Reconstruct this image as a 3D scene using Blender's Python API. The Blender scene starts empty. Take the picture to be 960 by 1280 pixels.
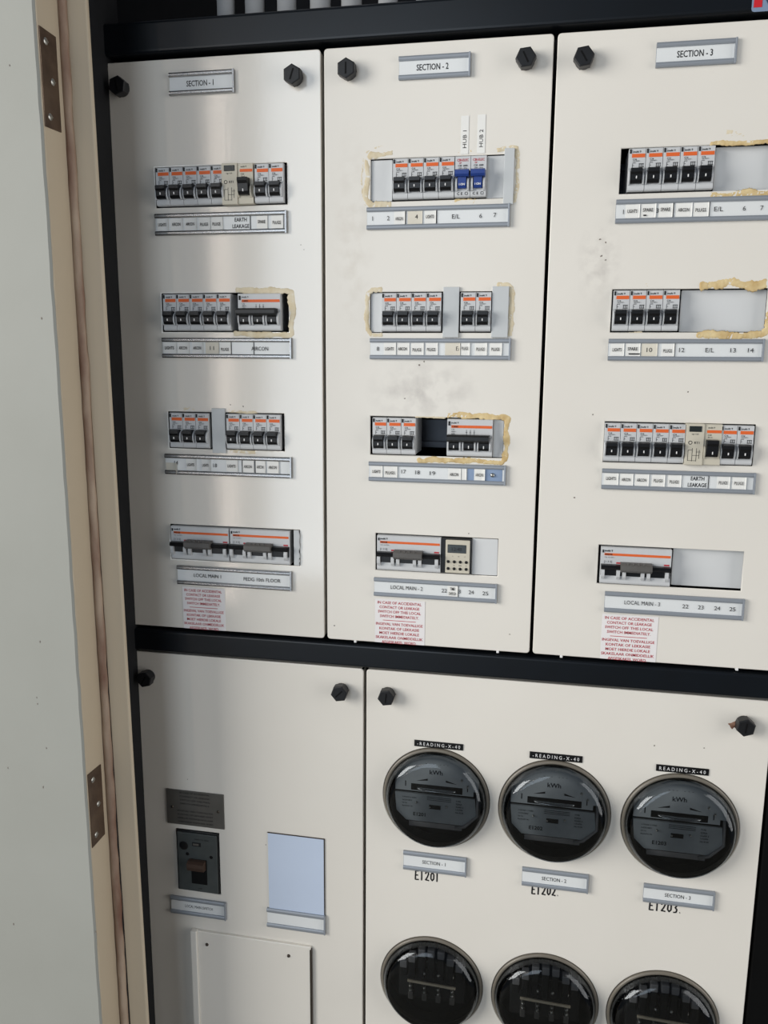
import bpy, bmesh, math, random
from mathutils import Vector, Matrix
random.seed(7)
SC = bpy.context.scene
COL = SC.collection
MM = 0.001
ZF = 1.20                       # height of the lower edge of the upper doors above the floor

# ------------------------------------------------------------------ camera
F_PX, PITCH, YAW, ROLL = 1036.82, 0.1825, 0.1944, 0.0068
CAM = Vector((0.55118, -0.99556, 0.35757 + ZF))
fwd = Vector((-math.sin(YAW) * math.cos(PITCH), math.cos(YAW) * math.cos(PITCH), -math.sin(PITCH)))
rt0 = Vector((math.cos(YAW), math.sin(YAW), 0)); up0 = rt0.cross(fwd)
RT = rt0 * math.cos(ROLL) + up0 * math.sin(ROLL)
UP = up0 * math.cos(ROLL) - rt0 * math.sin(ROLL)
cd = bpy.data.cameras.new('camera'); cam = bpy.data.objects.new('camera', cd); COL.objects.link(cam)
M3 = Matrix((RT, UP, -fwd)).transposed()
cam.matrix_world = Matrix.Translation(CAM) @ M3.to_4x4()
cd.sensor_fit = 'HORIZONTAL'; cd.sensor_width = 36.0; cd.lens = 36.0 * F_PX / 960.0
cd.clip_start = 0.02
SC.camera = cam

# ------------------------------------------------------------------ light
w = bpy.data.worlds.new('world'); SC.world = w; w.use_nodes = True
bg = w.node_tree.nodes['Background']; bg.inputs[0].default_value = (0.80, 0.88, 1.0, 1); bg.inputs[1].default_value = 0.10

def area(name, loc, target, sx, sy, radiance, col):
    l = bpy.data.lights.new(name, 'AREA'); l.shape = 'RECTANGLE'; l.size = sx; l.size_y = sy
    l.energy = radiance * math.pi * sx * sy; l.color = col
    o = bpy.data.objects.new(name, l); COL.objects.link(o); o.location = loc
    d = Vector(target) - Vector(loc)
    o.rotation_euler = d.to_track_quat('-Z', 'Y').to_euler()
    return o
area('window_daylight', (-0.30, -3.0, 1.75), (-0.30, 0, 1.75), 1.06, 2.6, 2.1, (0.80, 0.90, 1.0))
area('corridor_daylight', (-2.95, -2.25, 2.25), (0.4, 0, 1.5), 2.4, 2.2, 8.8, (1.0, 0.975, 0.925))
area('streak_reflection_light', (-1.04, -2.95, 1.6), (0.1, 0, 1.6), 0.05, 2.6, 6.5, (1.0, 0.84, 0.72))  # added light strip, makes the warm streak reflected in the left panel
area('side_wall_fill', (2.6, -0.75, 1.5), (0.0, -0.15, 1.5), 1.4, 2.4, 2.2, (1.0, 0.97, 0.93))  # fill added for the jamb, in place of an unseen lit wall

SC.view_settings.view_transform = 'Standard'; SC.view_settings.look = 'None'
SC.view_settings.gamma = 1.0; SC.view_settings.use_curve_mapping = False
SC.view_settings.exposure = 0.25

# ------------------------------------------------------------------ helpers
def B(px, py, Y=0.0):
    """point of the plane y = Y (metres) seen at pixel (px, py)"""
    d = fwd + RT * ((px - 480) / F_PX) - UP * ((py - 640) / F_PX)
    t = (Y - CAM.y) / d.y
    p = CAM + d * t
    return p.x, p.z

def srgb(c):
    r = []
    for v in c:
        v /= 255.0
        r.append(v / 12.92 if v <= 0.04045 else ((v + 0.055) / 1.055) ** 2.4)
    return (r[0], r[1], r[2], 1.0)

MATS = {}
def mat(name, c, rough=0.5, spec=0.5, metal=0.0, var=0.0, vscale=20.0, var2=None, bump=0.0, bscale=300.0, stretch=(1, 1, 1), coat=0.0):
    if name in MATS: return MATS[name]
    m = bpy.data.materials.new(name); m.use_nodes = True
    nt = m.node_tree; b = nt.nodes['Principled BSDF']
    b.inputs['Base Color'].default_value = srgb(c); b.inputs['Roughness'].default_value = rough
    b.inputs['Specular IOR Level'].default_value = spec; b.inputs['Metallic'].default_value = metal
    if coat: b.inputs['Coat Weight'].default_value = coat; b.inputs['Coat Roughness'].default_value = 0.05
    tc = nt.nodes.new('ShaderNodeTexCoord'); mp = nt.nodes.new('ShaderNodeMapping')
    mp.inputs['Scale'].default_value = stretch
    nt.links.new(tc.outputs['Object'], mp.inputs['Vector'])
    n = nt.nodes.new('ShaderNodeTexNoise'); n.inputs['Scale'].default_value = vscale; n.inputs['Detail'].default_value = 6
    nt.links.new(mp.outputs[0], n.inputs['Vector'])
    r = nt.nodes.new('ShaderNodeValToRGB'); r.color_ramp.elements[0].position = 0.35; r.color_ramp.elements[1].position = 0.68
    nt.links.new(n.outputs['Fac'], r.inputs[0])
    mx = nt.nodes.new('ShaderNodeMix'); mx.data_type = 'RGBA'
    c2 = var2 if var2 else [max(0, v - 40) for v in c]
    mx.inputs['A'].default_value = srgb(c); mx.inputs['B'].default_value = srgb(c2)
    mul = nt.nodes.new('ShaderNodeMath'); mul.operation = 'MULTIPLY'; mul.inputs[1].default_value = var
    nt.links.new(r.outputs[0], mul.inputs[0]); nt.links.new(mul.outputs[0], mx.inputs['Factor'])
    nt.links.new(mx.outputs['Result'], b.inputs['Base Color'])
    if bump:
        n2 = nt.nodes.new('ShaderNodeTexNoise'); n2.inputs['Scale'].default_value = bscale; n2.inputs['Detail'].default_value = 3
        nt.links.new(mp.outputs[0], n2.inputs['Vector'])
        bp = nt.nodes.new('ShaderNodeBump'); bp.inputs['Strength'].default_value = bump; bp.inputs['Distance'].default_value = 0.0006
        nt.links.new(n2.outputs['Fac'], bp.inputs['Height']); nt.links.new(bp.outputs[0], b.inputs['Normal'])
    MATS[name] = m
    return m

def stain(m, centre, radius, c, amount, scale):
    """a smudge with its own outline at one place of a surface (object coordinates)"""
    nt = m.node_tree; b = nt.nodes['Principled BSDF']
    src = b.inputs['Base Color'].links[0].from_socket
    tc = nt.nodes.new('ShaderNodeTexCoord')
    n = nt.nodes.new('ShaderNodeTexNoise'); n.inputs['Scale'].default_value = scale; n.inputs['Detail'].default_value = 8
    nt.links.new(tc.outputs['Object'], n.inputs['Vector'])
    mp = nt.nodes.new('ShaderNodeMapping')
    mp.inputs['Location'].default_value = [-centre[i] / radius[i] for i in range(3)]
    mp.inputs['Scale'].default_value = [1 / r for r in radius]
    nt.links.new(tc.outputs['Object'], mp.inputs['Vector'])
    ln = nt.nodes.new('ShaderNodeVectorMath'); ln.operation = 'LENGTH'; nt.links.new(mp.outputs[0], ln.inputs[0])
    fall = nt.nodes.new('ShaderNodeMapRange'); fall.inputs[1].default_value = 1.0; fall.inputs[2].default_value = 0.2
    nt.links.new(ln.outputs['Value'], fall.inputs[0])
    nr = nt.nodes.new('ShaderNodeMapRange'); nr.inputs[1].default_value = 0.42; nr.inputs[2].default_value = 0.72
    nt.links.new(n.outputs['Fac'], nr.inputs[0])
    m1 = nt.nodes.new('ShaderNodeMath'); m1.operation = 'MULTIPLY'; nt.links.new(fall.outputs[0], m1.inputs[0]); nt.links.new(nr.outputs[0], m1.inputs[1])
    m2 = nt.nodes.new('ShaderNodeMath'); m2.operation = 'MULTIPLY'; m2.inputs[1].default_value = amount; nt.links.new(m1.outputs[0], m2.inputs[0])
    mx = nt.nodes.new('ShaderNodeMix'); mx.data_type = 'RGBA'; mx.inputs['B'].default_value = srgb(c)
    nt.links.new(src, mx.inputs['A']); nt.links.new(m2.outputs[0], mx.inputs['Factor']); nt.links.new(mx.outputs['Result'], b.inputs['Base Color'])

# geometry collectors ------------------------------------------------
def box(bm, x0, x1, y0, y1, z0, z1, bev=0.0, seg=2):
    r = bmesh.ops.create_cube(bm, size=1.0)
    vs = r['verts']
    for v in vs:
        v.co = Vector(((x0 + x1) / 2 + v.co.x * (x1 - x0), (y0 + y1) / 2 + v.co.y * (y1 - y0), (z0 + z1) / 2 + v.co.z * (z1 - z0)))
    if bev:
        es = list({e for v in vs for e in v.link_edges})
        bmesh.ops.bevel(bm, geom=es, offset=bev, segments=seg, affect='EDGES', profile=0.5)
    return bm
def nb(*a, **k):
    bm = bmesh.new()
    if a: box(bm, *a, **k)
    return bm
def prism_x(bm, prof, x0, x1):
    """profile of (y, z) points extruded along X"""
    a = [bm.verts.new((x0, y, z)) for y, z in prof]; b = [bm.verts.new((x1, y, z)) for y, z in prof]
    n = len(prof)
    fs = [bm.faces.new(a), bm.faces.new(b[::-1])]
    for i in range(n):
        fs.append(bm.faces.new((a[i], b[i], b[(i + 1) % n], a[(i + 1) % n])))
    bmesh.ops.recalc_face_normals(bm, faces=fs)
    return bm
def prism_y(bm, prof, y0, y1, bev=0.0):
    """outline of (x, z) points extruded along Y"""
    a = [bm.verts.new((x, y0, z)) for x, z in prof]; b = [bm.verts.new((x, y1, z)) for x, z in prof]
    n = len(prof)
    fs = [bm.faces.new(a), bm.faces.new(b[::-1])]
    for i in range(n):
        fs.append(bm.faces.new((a[i], b[i], b[(i + 1) % n], a[(i + 1) % n])))
    bmesh.ops.recalc_face_normals(bm, faces=fs)
    if bev:
        es = [e for e in fs[0].edges]
        bmesh.ops.bevel(bm, geom=es, offset=bev, segments=2, affect='EDGES', profile=0.5)
    return bm
def lathe(bm, prof, cx, cz, seg=64):
    """profile of (r, y) turned round the Y axis through (cx, cz)"""
    rings = []
    for r, y in prof:
        if r < 1e-6: rings.append([bm.verts.new((cx, y, cz))])
        else: rings.append([bm.verts.new((cx + r * math.cos(2 * math.pi * k / seg), y, cz + r * math.sin(2 * math.pi * k / seg))) for k in range(seg)])
    fs = []
    for a, b in zip(rings, rings[1:]):
        if len(a) == 1 and len(b) == 1: continue
        for k in range(seg):
            k2 = (k + 1) % seg
            if len(a) == 1: fs.append(bm.faces.new((a[0], b[k], b[k2])))
            elif len(b) == 1: fs.append(bm.faces.new((a[k], b[0], a[k2])))
            else: fs.append(bm.faces.new((a[k], b[k], b[k2], a[k2])))
    bmesh.ops.recalc_face_normals(bm, faces=fs)
    for f in fs: f.smooth = True
    return bm
def tube(bm, pts, r, seg=8, sy=1.0):
    pts = [Vector(p) for p in pts]; rings = []
    for i, p in enumerate(pts):
        t = (pts[min(i + 1, len(pts) - 1)] - pts[max(i - 1, 0)]).normalized()
        a = t.cross(Vector((0, 1, 0)))
        if a.length < 1e-4: a = t.cross(Vector((1, 0, 0)))
        a.normalize(); b = a.cross(t).normalized()
        rr = r[i] if isinstance(r, (list, tuple)) else r
        ring = []
        for k in range(seg):
            q = a * math.cos(2 * math.pi * k / seg) * rr + b * math.sin(2 * math.pi * k / seg) * rr
            q.y *= sy
            ring.append(bm.verts.new(p + q))
        rings.append(ring)
    fs = []
    for a, b in zip(rings, rings[1:]):
        for k in range(seg): fs.append(bm.faces.new((a[k], a[(k + 1) % seg], b[(k + 1) % seg], b[k])))
    fs.append(bm.faces.new(rings[0][::-1])); fs.append(bm.faces.new(rings[-1]))
    bmesh.ops.recalc_face_normals(bm, faces=fs)
    for f in fs: f.smooth = True
    return bm

WL = {}
def obj(name, bm, m, parent=None, origin=None):
    me = bpy.data.meshes.new(name)
    vs = [v.co for v in bm.verts]
    if origin is None:
        lo = [min(v[i] for v in vs) for i in range(3)]; hi = [max(v[i] for v in vs) for i in range(3)]
        origin = Vector(((lo[0] + hi[0]) / 2, (lo[1] + hi[1]) / 2, (lo[2] + hi[2]) / 2 if parent else lo[2]))
    origin = Vector(origin)
    for v in bm.verts: v.co -= origin
    bm.to_mesh(me); bm.free()
    me.materials.append(m)
    o = bpy.data.objects.new(name, me); COL.objects.link(o)
    if parent is not None:
        o.parent = parent; o.location = origin - WL[parent.name]
    else: o.location = origin
    WL[o.name] = origin
    return o
def thing(name, label, cat, loc, group=None):
    o = bpy.data.objects.new(name, None); COL.objects.link(o); o.location = loc; o.empty_display_size = 0.01
    WL[o.name] = Vector(loc); tag(o, label, cat, group); return o
def tag(o, label, cat, group=None):
    o['label'] = label; o['category'] = cat
    if group: o['group'] = group
    return o
def struct(name, bm, m):
    o = obj(name, bm, m); o['kind'] = 'structure'; return o
def dup(o, parent=None):
    c = o.copy(); COL.objects.link(c)
    if parent is not None: c.parent = parent
    for ch in list(o.children): dup(ch, c)
    return c

GL = {}
def glyphs(s, bold=0.0, spacing=1.0):
    k = (s, bold, spacing)
    if k in GL: return GL[k]
    cu = bpy.data.curves.new('t', 'FONT'); cu.body = s; cu.size = 1.0; cu.resolution_u = 2; cu.offset = bold; cu.space_character = spacing
    cu.fill_mode = 'FRONT'
    o = bpy.data.objects.new('t', cu); COL.objects.link(o)
    dg = bpy.context.evaluated_depsgraph_get(); dg.update()
    me = bpy.data.meshes.new_from_object(o.evaluated_get(dg))
    vs = [(v.co.x, v.co.y) for v in me.vertices]; fs = [tuple(p.vertices) for p in me.polygons]
    bpy.data.objects.remove(o); bpy.data.curves.remove(cu); bpy.data.meshes.remove(me)
    GL[k] = (vs, fs); return GL[k]
def text(bm, s, x, z, h, y, width=None, align='C', rot=0.0, bold=0.0, slant=0.0, spacing=1.0):
    """lettering lying in the plane y, read from -Y; h = height of a capital"""
    vs, fs = glyphs(s, bold, spacing)
    if not vs: return bm
    x0 = min(v[0] for v in vs); x1 = max(v[0] for v in vs)
    k = h / 0.70; kx = (width / (x1 - x0)) if width else k
    ox = {'C': -(x0 + x1) / 2, 'L': -x0, 'R': -x1}[align]
    c, sn = math.cos(rot), math.sin(rot); nv = []
    for a, b_ in vs:
        p = (a + ox) * kx; q = (b_ - 0.35) * k
        nv.append(bm.verts.new((x + p * c - q * sn, y, z + p * sn + q * c)))
    for f in fs:
        try: bm.faces.new([nv[i] for i in f])
        except ValueError: pass
    return bm

def plate_with_holes(outer, holes, y_front, thick, bev, corner=0.004):
    """sheet with cut-outs: bevelled filled 2-D curve turned upright"""
    cu = bpy.data.curves.new('p', 'CURVE'); cu.dimensions = '2D'; cu.fill_mode = 'BOTH'
    cu.extrude = thick / 2 - bev; cu.bevel_depth = bev; cu.bevel_resolution = 2; cu.offset = -bev
    def spl(pts):
        s = cu.splines.new('POLY'); s.points.add(len(pts) - 1); s.use_cyclic_u = True
        for p, q in zip(s.points, pts): p.co = (q[0], q[1], 0, 1)
    spl(outer)
    for h in holes: spl(h)
    o = bpy.data.objects.new('p', cu); COL.objects.link(o)
    dg = bpy.context.evaluated_depsgraph_get(); dg.update()
    me = bpy.data.meshes.new_from_object(o.evaluated_get(dg))
    bm = bmesh.new(); bm.from_mesh(me)
    for v in bm.verts: v.co = Vector((v.co.x, y_front + thick / 2 - v.co.z, v.co.y))
    bpy.data.objects.remove(o); bpy.data.curves.remove(cu); bpy.data.meshes.remove(me)
    return bm
def rect_pts(x0, x1, z0, z1, r=0.0, n=4):
    if r <= 0: return [(x0, z0), (x1, z0), (x1, z1), (x0, z1)]
    out = []
    for cx, cz, a0 in ((x1 - r, z0 + r, -90), (x1 - r, z1 - r, 0), (x0 + r, z1 - r, 90), (x0 + r, z0 + r, 180)):
        for k in range(n + 1):
            a = math.radians(a0 + 90 * k / n); out.append((cx + r * math.cos(a), cz + r * math.sin(a)))
    return out
def circ_pts(cx, cz, r, n=72): return [(cx + r * math.cos(2 * math.pi * k / n), cz + r * math.sin(2 * math.pi * k / n)) for k in range(n)]
def disc(bm, cx, cz, r, y0, y1, n=20): return prism_y(bm, circ_pts(cx, cz, r, n), y0, y1)

# ------------------------------------------------------------------ materials
CREAM = (230, 226, 218)
def panel_mat(nm, rough, spec=0.5, bump=0.05):
    return mat(nm, CREAM, rough, spec, var=0.10, vscale=6, var2=(196, 189, 178), bump=bump, bscale=160)
m_black = mat('black_paint', (14, 19, 25), 0.30, 0.40, var=0.3, vscale=30, var2=(12, 13, 15))
m_black_shade = mat('shaded_black_paint', (8, 9, 10), 0.5, 0.15, var=0.3, vscale=30, var2=(5, 5, 6))  # shaded copy of the frame paint, keeps the stiles black
m_alu2 = mat('bright_aluminium', (176, 178, 180), 0.24, 0.5, metal=0.9, var=0.2, vscale=30, var2=(140, 142, 146), stretch=(0.2, 1, 6))
m_dark = mat('dark_interior', (22, 23, 26), 0.7, 0.3, var=0.3, vscale=40)
m_rail = mat('rail_grey', (70, 76, 86), 0.45, 0.4, metal=0.2, var=0.2)
m_knob = mat('knob_plastic', (25, 26, 29), 0.42, 0.4, var=0.3, vscale=200, bump=0.1)
m_slot = mat('knob_slot', (6, 6, 8), 0.7, 0.2)
m_body = mat('breaker_grey', (203, 205, 207), 0.45, 0.4, var=0.12, vscale=60)
m_toggle = mat('toggle_black', (17, 18, 21), 0.35, 0.45, var=0.2, vscale=100)
m_orange = mat('orange_print', (226, 106, 52), 0.5, 0.3, var=0.15, vscale=150)
m_ink = mat('black_ink', (36, 36, 38), 0.6, 0.2, var=0.3, vscale=90)
m_white = mat('white_mark', (232, 232, 232), 0.5, 0.3, var=0.05)
m_beige = mat('beige_plastic', (205, 199, 183), 0.5, 0.4, var=0.15, vscale=60)
m_blue = mat('blue_toggle', (38, 66, 138), 0.4, 0.4, var=0.15, vscale=90)
m_alu = mat('aluminium', (152, 158, 166), 0.46, 0.4, metal=0.3, var=0.2, vscale=30, var2=(118, 126, 138), stretch=(0.2, 1, 6))
m_card = mat('white_card', (226, 229, 230), 0.35, 0.5, var=0.12, vscale=25, var2=(205, 206, 203))
m_tag = mat('paper_tag', (236, 236, 233), 0.6, 0.3, var=0.15, vscale=40, var2=(214, 212, 206))
m_oldtag = mat('yellowed_tag', (222, 217, 204), 0.7, 0.2, var=0.3, vscale=40, var2=(200, 194, 178))
m_red = mat('red_ink', (186, 62, 72), 0.6, 0.2, var=0.2, vscale=80)
m_sticker = mat('sticker_white', (236, 233, 233), 0.45, 0.4, var=0.1, vscale=20)
m_glue = mat('dried_glue', (226, 206, 160), 0.6, 0.3, var=0.75, vscale=70, var2=(184, 150, 92), bump=0.5, bscale=500)
m_pglue = mat('pale_glue', (226, 216, 192), 0.6, 0.3, var=0.7, vscale=70, var2=(202, 182, 142), bump=0.5, bscale=500)
m_blank = mat('blank_grey', (214, 216, 217), 0.4, 0.4, var=0.08, vscale=12)
m_filler = mat('filler_grey', (196, 200, 202), 0.45, 0.4, var=0.1, vscale=20)
m_handle = mat('handle_grey', (96, 94, 92), 0.5, 0.4, var=0.25, vscale=80)
m_lcd = mat('lcd_dark', (44, 50, 50), 0.2, 0.5, var=0.2, vscale=80)
m_tape = mat('embossed_tape', (18, 18, 20), 0.3, 0.5, var=0.2, vscale=60)
m_rim = mat('meter_rim', (118, 112, 102), 0.3, 0.5, var=0.3, vscale=30, var2=(90, 84, 76))
m_dial = mat('meter_dial', (160, 166, 170), 0.5, 0.3, var=0.2, vscale=25)
m_dial2 = mat('meter_nameplate', (136, 143, 148), 0.5, 0.3, var=0.3, vscale=45)
m_mbody = mat('meter_body', (24, 25, 27), 0.5, 0.4, var=0.3, vscale=30)
m_disc = mat('meter_disc', (170, 174, 178), 0.25, 0.5, metal=0.9, var=0.2)
m_screw = mat('screw_steel', (176, 176, 172), 0.3, 0.5, metal=0.9, var=0.3, vscale=200)
m_screwdark = mat('screw_bronze', (74, 66, 58), 0.4, 0.5, metal=0.6, var=0.4, vscale=200)
m_bar = mat('terminal_bar', (222, 208, 184), 0.5, 0.4, var=0.3, vscale=90)
m_block = mat('terminal_block', (120, 120, 122), 0.4, 0.4, var=0.3, vscale=70)
m_engr = mat('engraved_plate', (100, 98, 94), 0.4, 0.4, metal=0.3, var=0.25, vscale=40)  # grey darkened to carry the shadow on the lower left panel
m_swface = mat('switch_face', (70, 75, 75), 0.45, 0.4, var=0.25, vscale=50)  # shadow on the switch is put into this darker grey
m_brown = mat('brown_handle', (74, 58, 50), 0.4, 0.4, var=0.2)
m_pocket = mat('window_tint_card', (200, 214, 236), 0.12, 0.6, var=0.12, vscale=8, coat=0.6)  # bluish reflection of the window put into the card colour
m_pipe = mat('conduit_white', (196, 198, 200), 0.4, 0.4, var=0.15, vscale=20)
m_wall = mat('white_plaster', (160, 161, 155), 0.55, 0.3, var=0.3, vscale=5, var2=(142, 142, 134), bump=0.25, bscale=40)
m_jamb = mat('beige_paint', (197, 183, 161), 0.4, 0.4, var=0.22, vscale=14, var2=(182, 168, 144), bump=0.15, bscale=60, stretch=(1, 1, 0.25))
m_wood = mat('worn_wood', (182, 163, 144), 0.6, 0.3, var=0.95, vscale=34, var2=(120, 86, 72), bump=0.5, bscale=200, stretch=(1, 1, 0.3))
m_hinge = mat('hinge_bronze', (104, 86, 72), 0.42, 0.5, metal=0.6, var=0.7, vscale=40, var2=(64, 48, 40), bump=0.2)
m_floor = mat('floor_screed', (120, 116, 108), 0.6, 0.3, var=0.3, vscale=6)
m_rust = mat('rusty_glue', (150, 118, 100), 0.7, 0.2, var=0.9, vscale=160, var2=(92, 58, 44), bump=0.8)
m_sblue = mat('sign_bluegrey', (132, 150, 176), 0.4, 0.4, var=0.15)
m_sred = mat('sign_red', (204, 40, 50), 0.4, 0.4, var=0.1)
m_snavy = mat('sign_navy', (52, 66, 92), 0.4, 0.4, var=0.1)
m_scuff = mat('scuff_grey', (132, 124, 116), 0.7, 0.2, var=0.5, vscale=300)

def glass(name, tint, rough):
    m = bpy.data.materials.new(name); m.use_nodes = True; nt = m.node_tree; nt.nodes.clear()
    o = nt.nodes.new('ShaderNodeOutputMaterial'); mix = nt.nodes.new('ShaderNodeMixShader')
    t = nt.nodes.new('ShaderNodeBsdfTransparent'); t.inputs[0].default_value = (tint[0], tint[1], tint[2], 1)
    g = nt.nodes.new('ShaderNodeBsdfGlossy'); g.inputs['Roughness'].default_value = rough; g.inputs[0].default_value = (0.9, 0.95, 1, 1)
    f = nt.nodes.new('ShaderNodeFresnel'); f.inputs['IOR'].default_value = 1.5
    n = nt.nodes.new('ShaderNodeTexNoise'); n.inputs['Scale'].default_value = 30
    bp = nt.nodes.new('ShaderNodeBump'); bp.inputs['Strength'].default_value = 0.04; bp.inputs['Distance'].default_value = 0.001
    nt.links.new(n.outputs['Fac'], bp.inputs['Height']); nt.links.new(bp.outputs[0], g.inputs['Normal'])
    nt.links.new(f.outputs[0], mix.inputs[0]); nt.links.new(t.outputs[0], mix.inputs[1]); nt.links.new(g.outputs[0], mix.inputs[2])
    nt.links.new(mix.outputs[0], o.inputs[0]); return m
m_glass = glass('meter_glass', (0.62, 0.63, 0.63), 0.08)  # tint darkens what lies behind, standing for the unlit inside

# ------------------------------------------------------------------ the setting
def Zm(mm): return ZF + mm * MM
struct('floor', nb(-1.2, 2.2, -3.2, 0.5, -0.05, 0.0), m_floor)
struct('wall_back', nb(-1.2, 2.2, 0.40, 0.46, 0.0, 2.8), mat('niche_shade_wall', (44, 45, 48), 0.8, 0.2, var=0.2))  # wall colour kept dark to paint in the darkness behind the beam
# plaster wall to the left of the opening, with a chipped corner
bm = bmesh.new()
NZ = 120; fr = []; bk = []; lf = []; lb = []
for i in range(NZ + 1):
    z = 2.8 * i / NZ
    x = 0.0141 + 0.003 * (1.9 - z) / 1.2 + random.uniform(-1, 1) * 0.0005
    fr.append(bm.verts.new((x - 0.002, -0.150, z))); bk.append(bm.verts.new((x + 0.0003, -0.1480, z)))
    lb.append(bm.verts.new((x - 0.022, -0.1476, z))); lf.append(bm.verts.new((-1.2, -0.150, z)))
fs = []
for i in range(NZ):
    for a, b_ in ((lf, fr), (fr, bk), (bk, lb)):
        fs.append(bm.faces.new((a[i], b_[i], b_[i + 1], a[i + 1])))
w2 = [bm.verts.new((-1.2, -0.06, z)) for z in (0, 2.8)] + [bm.verts.new((-0.022, -0.06, z)) for z in (0, 2.8)]
bm.faces.new([w2[2], w2[3]] + lb[::-1]); bm.faces.new((w2[0], w2[1], w2[3], w2[2]))
bmesh.ops.recalc_face_normals(bm, faces=bm.faces[:])
wl = struct('wall_left', bm, m_wall)
bm = bmesh.new()
for px, py, r in ((52, 398, 2.2), (50, 152 + 650, 1.6), (58, 935, 1.4), (54, 984, 1.8), (47, 880, 1.2), (10, 960, 1.2), (17, 1155, 1.5), (120, 1165, 1.5), (46, 872, 1), (12, 82, 1.2)):
    x, z = B(px, py, -0.150)
    prism_y(bm, [(x + r * .5 * MM * random.uniform(.5, 1) * math.cos(a), z + r * MM * random.uniform(.6, 1.3) * math.sin(a)) for a in [k * 1.05 for k in range(6)]], -0.1503, -0.1499)
c = obj('scuff_mark', bm, m_scuff, wl); c['kind'] = 'structure'

# timber door lining: rebate face, worn bead and stop
def lean(bm, k=0.0088):
    for v in bm.verts: v.co.x += k * (1.9 - v.co.z) / 1.2
    return bm
jl = struct('trim_1', lean(nb(-0.02, 0.0150, -0.1478, -0.1035, 0.0, 2.8, bev=0.001), 0.003), m_jamb)
st = struct('trim_2', lean(nb(0.0195, 0.0452, -0.1010, -0.0945, 0.0, 2.8, bev=0.0015), 0.0095), m_jamb)
bm = bmesh.new(); pts = []
for i in range(160):
    z = 2.8 * i / 159; pts.append((0.0172 + 0.005 * (1.9 - z) / 1.2 + random.uniform(-1, 1) * 0.0006, -0.1028, z))
tube(bm, pts, [0.0054 + random.uniform(-1, 1) * 0.0005 for _ in pts], 10)
struct('trim_3', bm, m_wood)
struct('trim_4', nb(-0.020, 0.012, -0.1035, 0.03, 0.0, 2.8), m_dark)

def hinge(pxs, label):
    # pxs: four corner pixels of the leaf on the rebate face
    xs = 0.0150
    pts = []
    for px, py in pxs:
        d = fwd + RT * ((px - 480) / F_PX) - UP * ((py - 640) / F_PX)
        t = (xs + 0.002 - CAM.x) / d.x; p = CAM + d * t; pts.append((p.y, p.z))
    z0 = min(p[1] for p in pts); ztop = max(p[1] for p in pts)
    off = 0.003 * (1.9 - (z0 + ztop) / 2) / 1.2
    X0 = xs + off
    y0 = -0.1465; y1 = y0 + 0.030
    root = obj('hinge_leaf', prism_x(bmesh.new(), [(y0, z0), (y1, z0 + .001), (y1, ztop - .001), (y0, ztop)], X0 - 0.0005, X0 + 0.0012), m_hinge)
    tag(root, label, 'hinge', 'hinge leaves on the door lining')
    for f, yy in ((0.12, 0.35), (0.5, 0.65), (0.88, 0.35)):
        zc = z0 + (ztop - z0) * f; yc = y0 + (y1 - y0) * yy
        bm = bmesh.new()
        lathe(bm, [(0.0, -0.0010), (0.0030, -0.0008), (0.0038, 0.0)], 0, 0, 16)
        box(bm, -0.0030, 0.0030, -0.0013, -0.0008, -0.0004, 0.0004)
        # turn the Y axis of the screw onto +X
        for v in bm.verts: v.co = Vector((X0 + 0.0012 - v.co.y, yc + v.co.x, zc + v.co.z))
        obj('screw', bm, m_screw, root)
hinge([(45, 30), (66, 42), (52, 155), (70, 160)], 'bronze hinge leaf with three screws high on the beige door lining')
hinge([(113, 965), (127, 953), (119, 1055), (131, 1038)], 'bronze hinge leaf with three screws low on the beige door lining')

# ------------------------------------------------------------------ cabinet
XR = 0.8265
CAB = thing('switchboard_cabinet', 'black steel frame cabinet that carries all the cream cover panels', 'electrical cabinet', (0.41, 0.1, 0.0))
obj('top_beam', nb(-0.05, 0.90, -0.006, 0.04, Zm(712), Zm(748), bev=0.004, seg=3), m_black, CAB)
obj('middle_rail', nb(-0.05, 0.90, -0.004, 0.04, Zm(-34.5), Zm(-4.5), bev=0.003, seg=3), m_black, CAB)
obj('bottom_rail', nb(-0.05, 0.90, -0.004, 0.04, 0.0, Zm(-760), bev=0.003), m_black, CAB)
obj('side_stile', nb(-0.05, -0.0035, -0.004, 0.10, 0.0, Zm(748), bev=0.002), m_black_shade, CAB)
obj('side_stile', nb(XR + 0.0045, 0.92, 0.004, 0.10, 0.0, Zm(748), bev=0.002), m_black_shade, CAB)
obj('back_panel', nb(-0.05, 0.92, 0.10, 0.104, 0.0, Zm(748)), m_dark, CAB)
# safety sign stuck to the beam
sx, sz = B(939, 15.4, -0.006)
sg = obj('warning_sign', prism_y(bmesh.new(), rect_pts(sx, sx + 0.06, sz, Zm(746), 0.003), -0.0068, -0.0060), m_sblue, CAB); sg['label'] = 'blue grey sign with a red block'
x1, z1 = B(941.7, 10, -0.006); x2, _ = B(952.5, 5, -0.006)
obj('red_block', nb(x1, x2, -0.0072, -0.0067, z1, Zm(744)), m_sred, sg)
obj('navy_block', prism_y(bmesh.new(), [(x2 + .006, z1 + .002), (x2 + .03, z1 + .002), (x2 + .03, Zm(744)), (x2 + .002, Zm(744)), (x2 + .002, z1 + .009)], -0.0072, -0.0067), m_snavy, sg)

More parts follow.
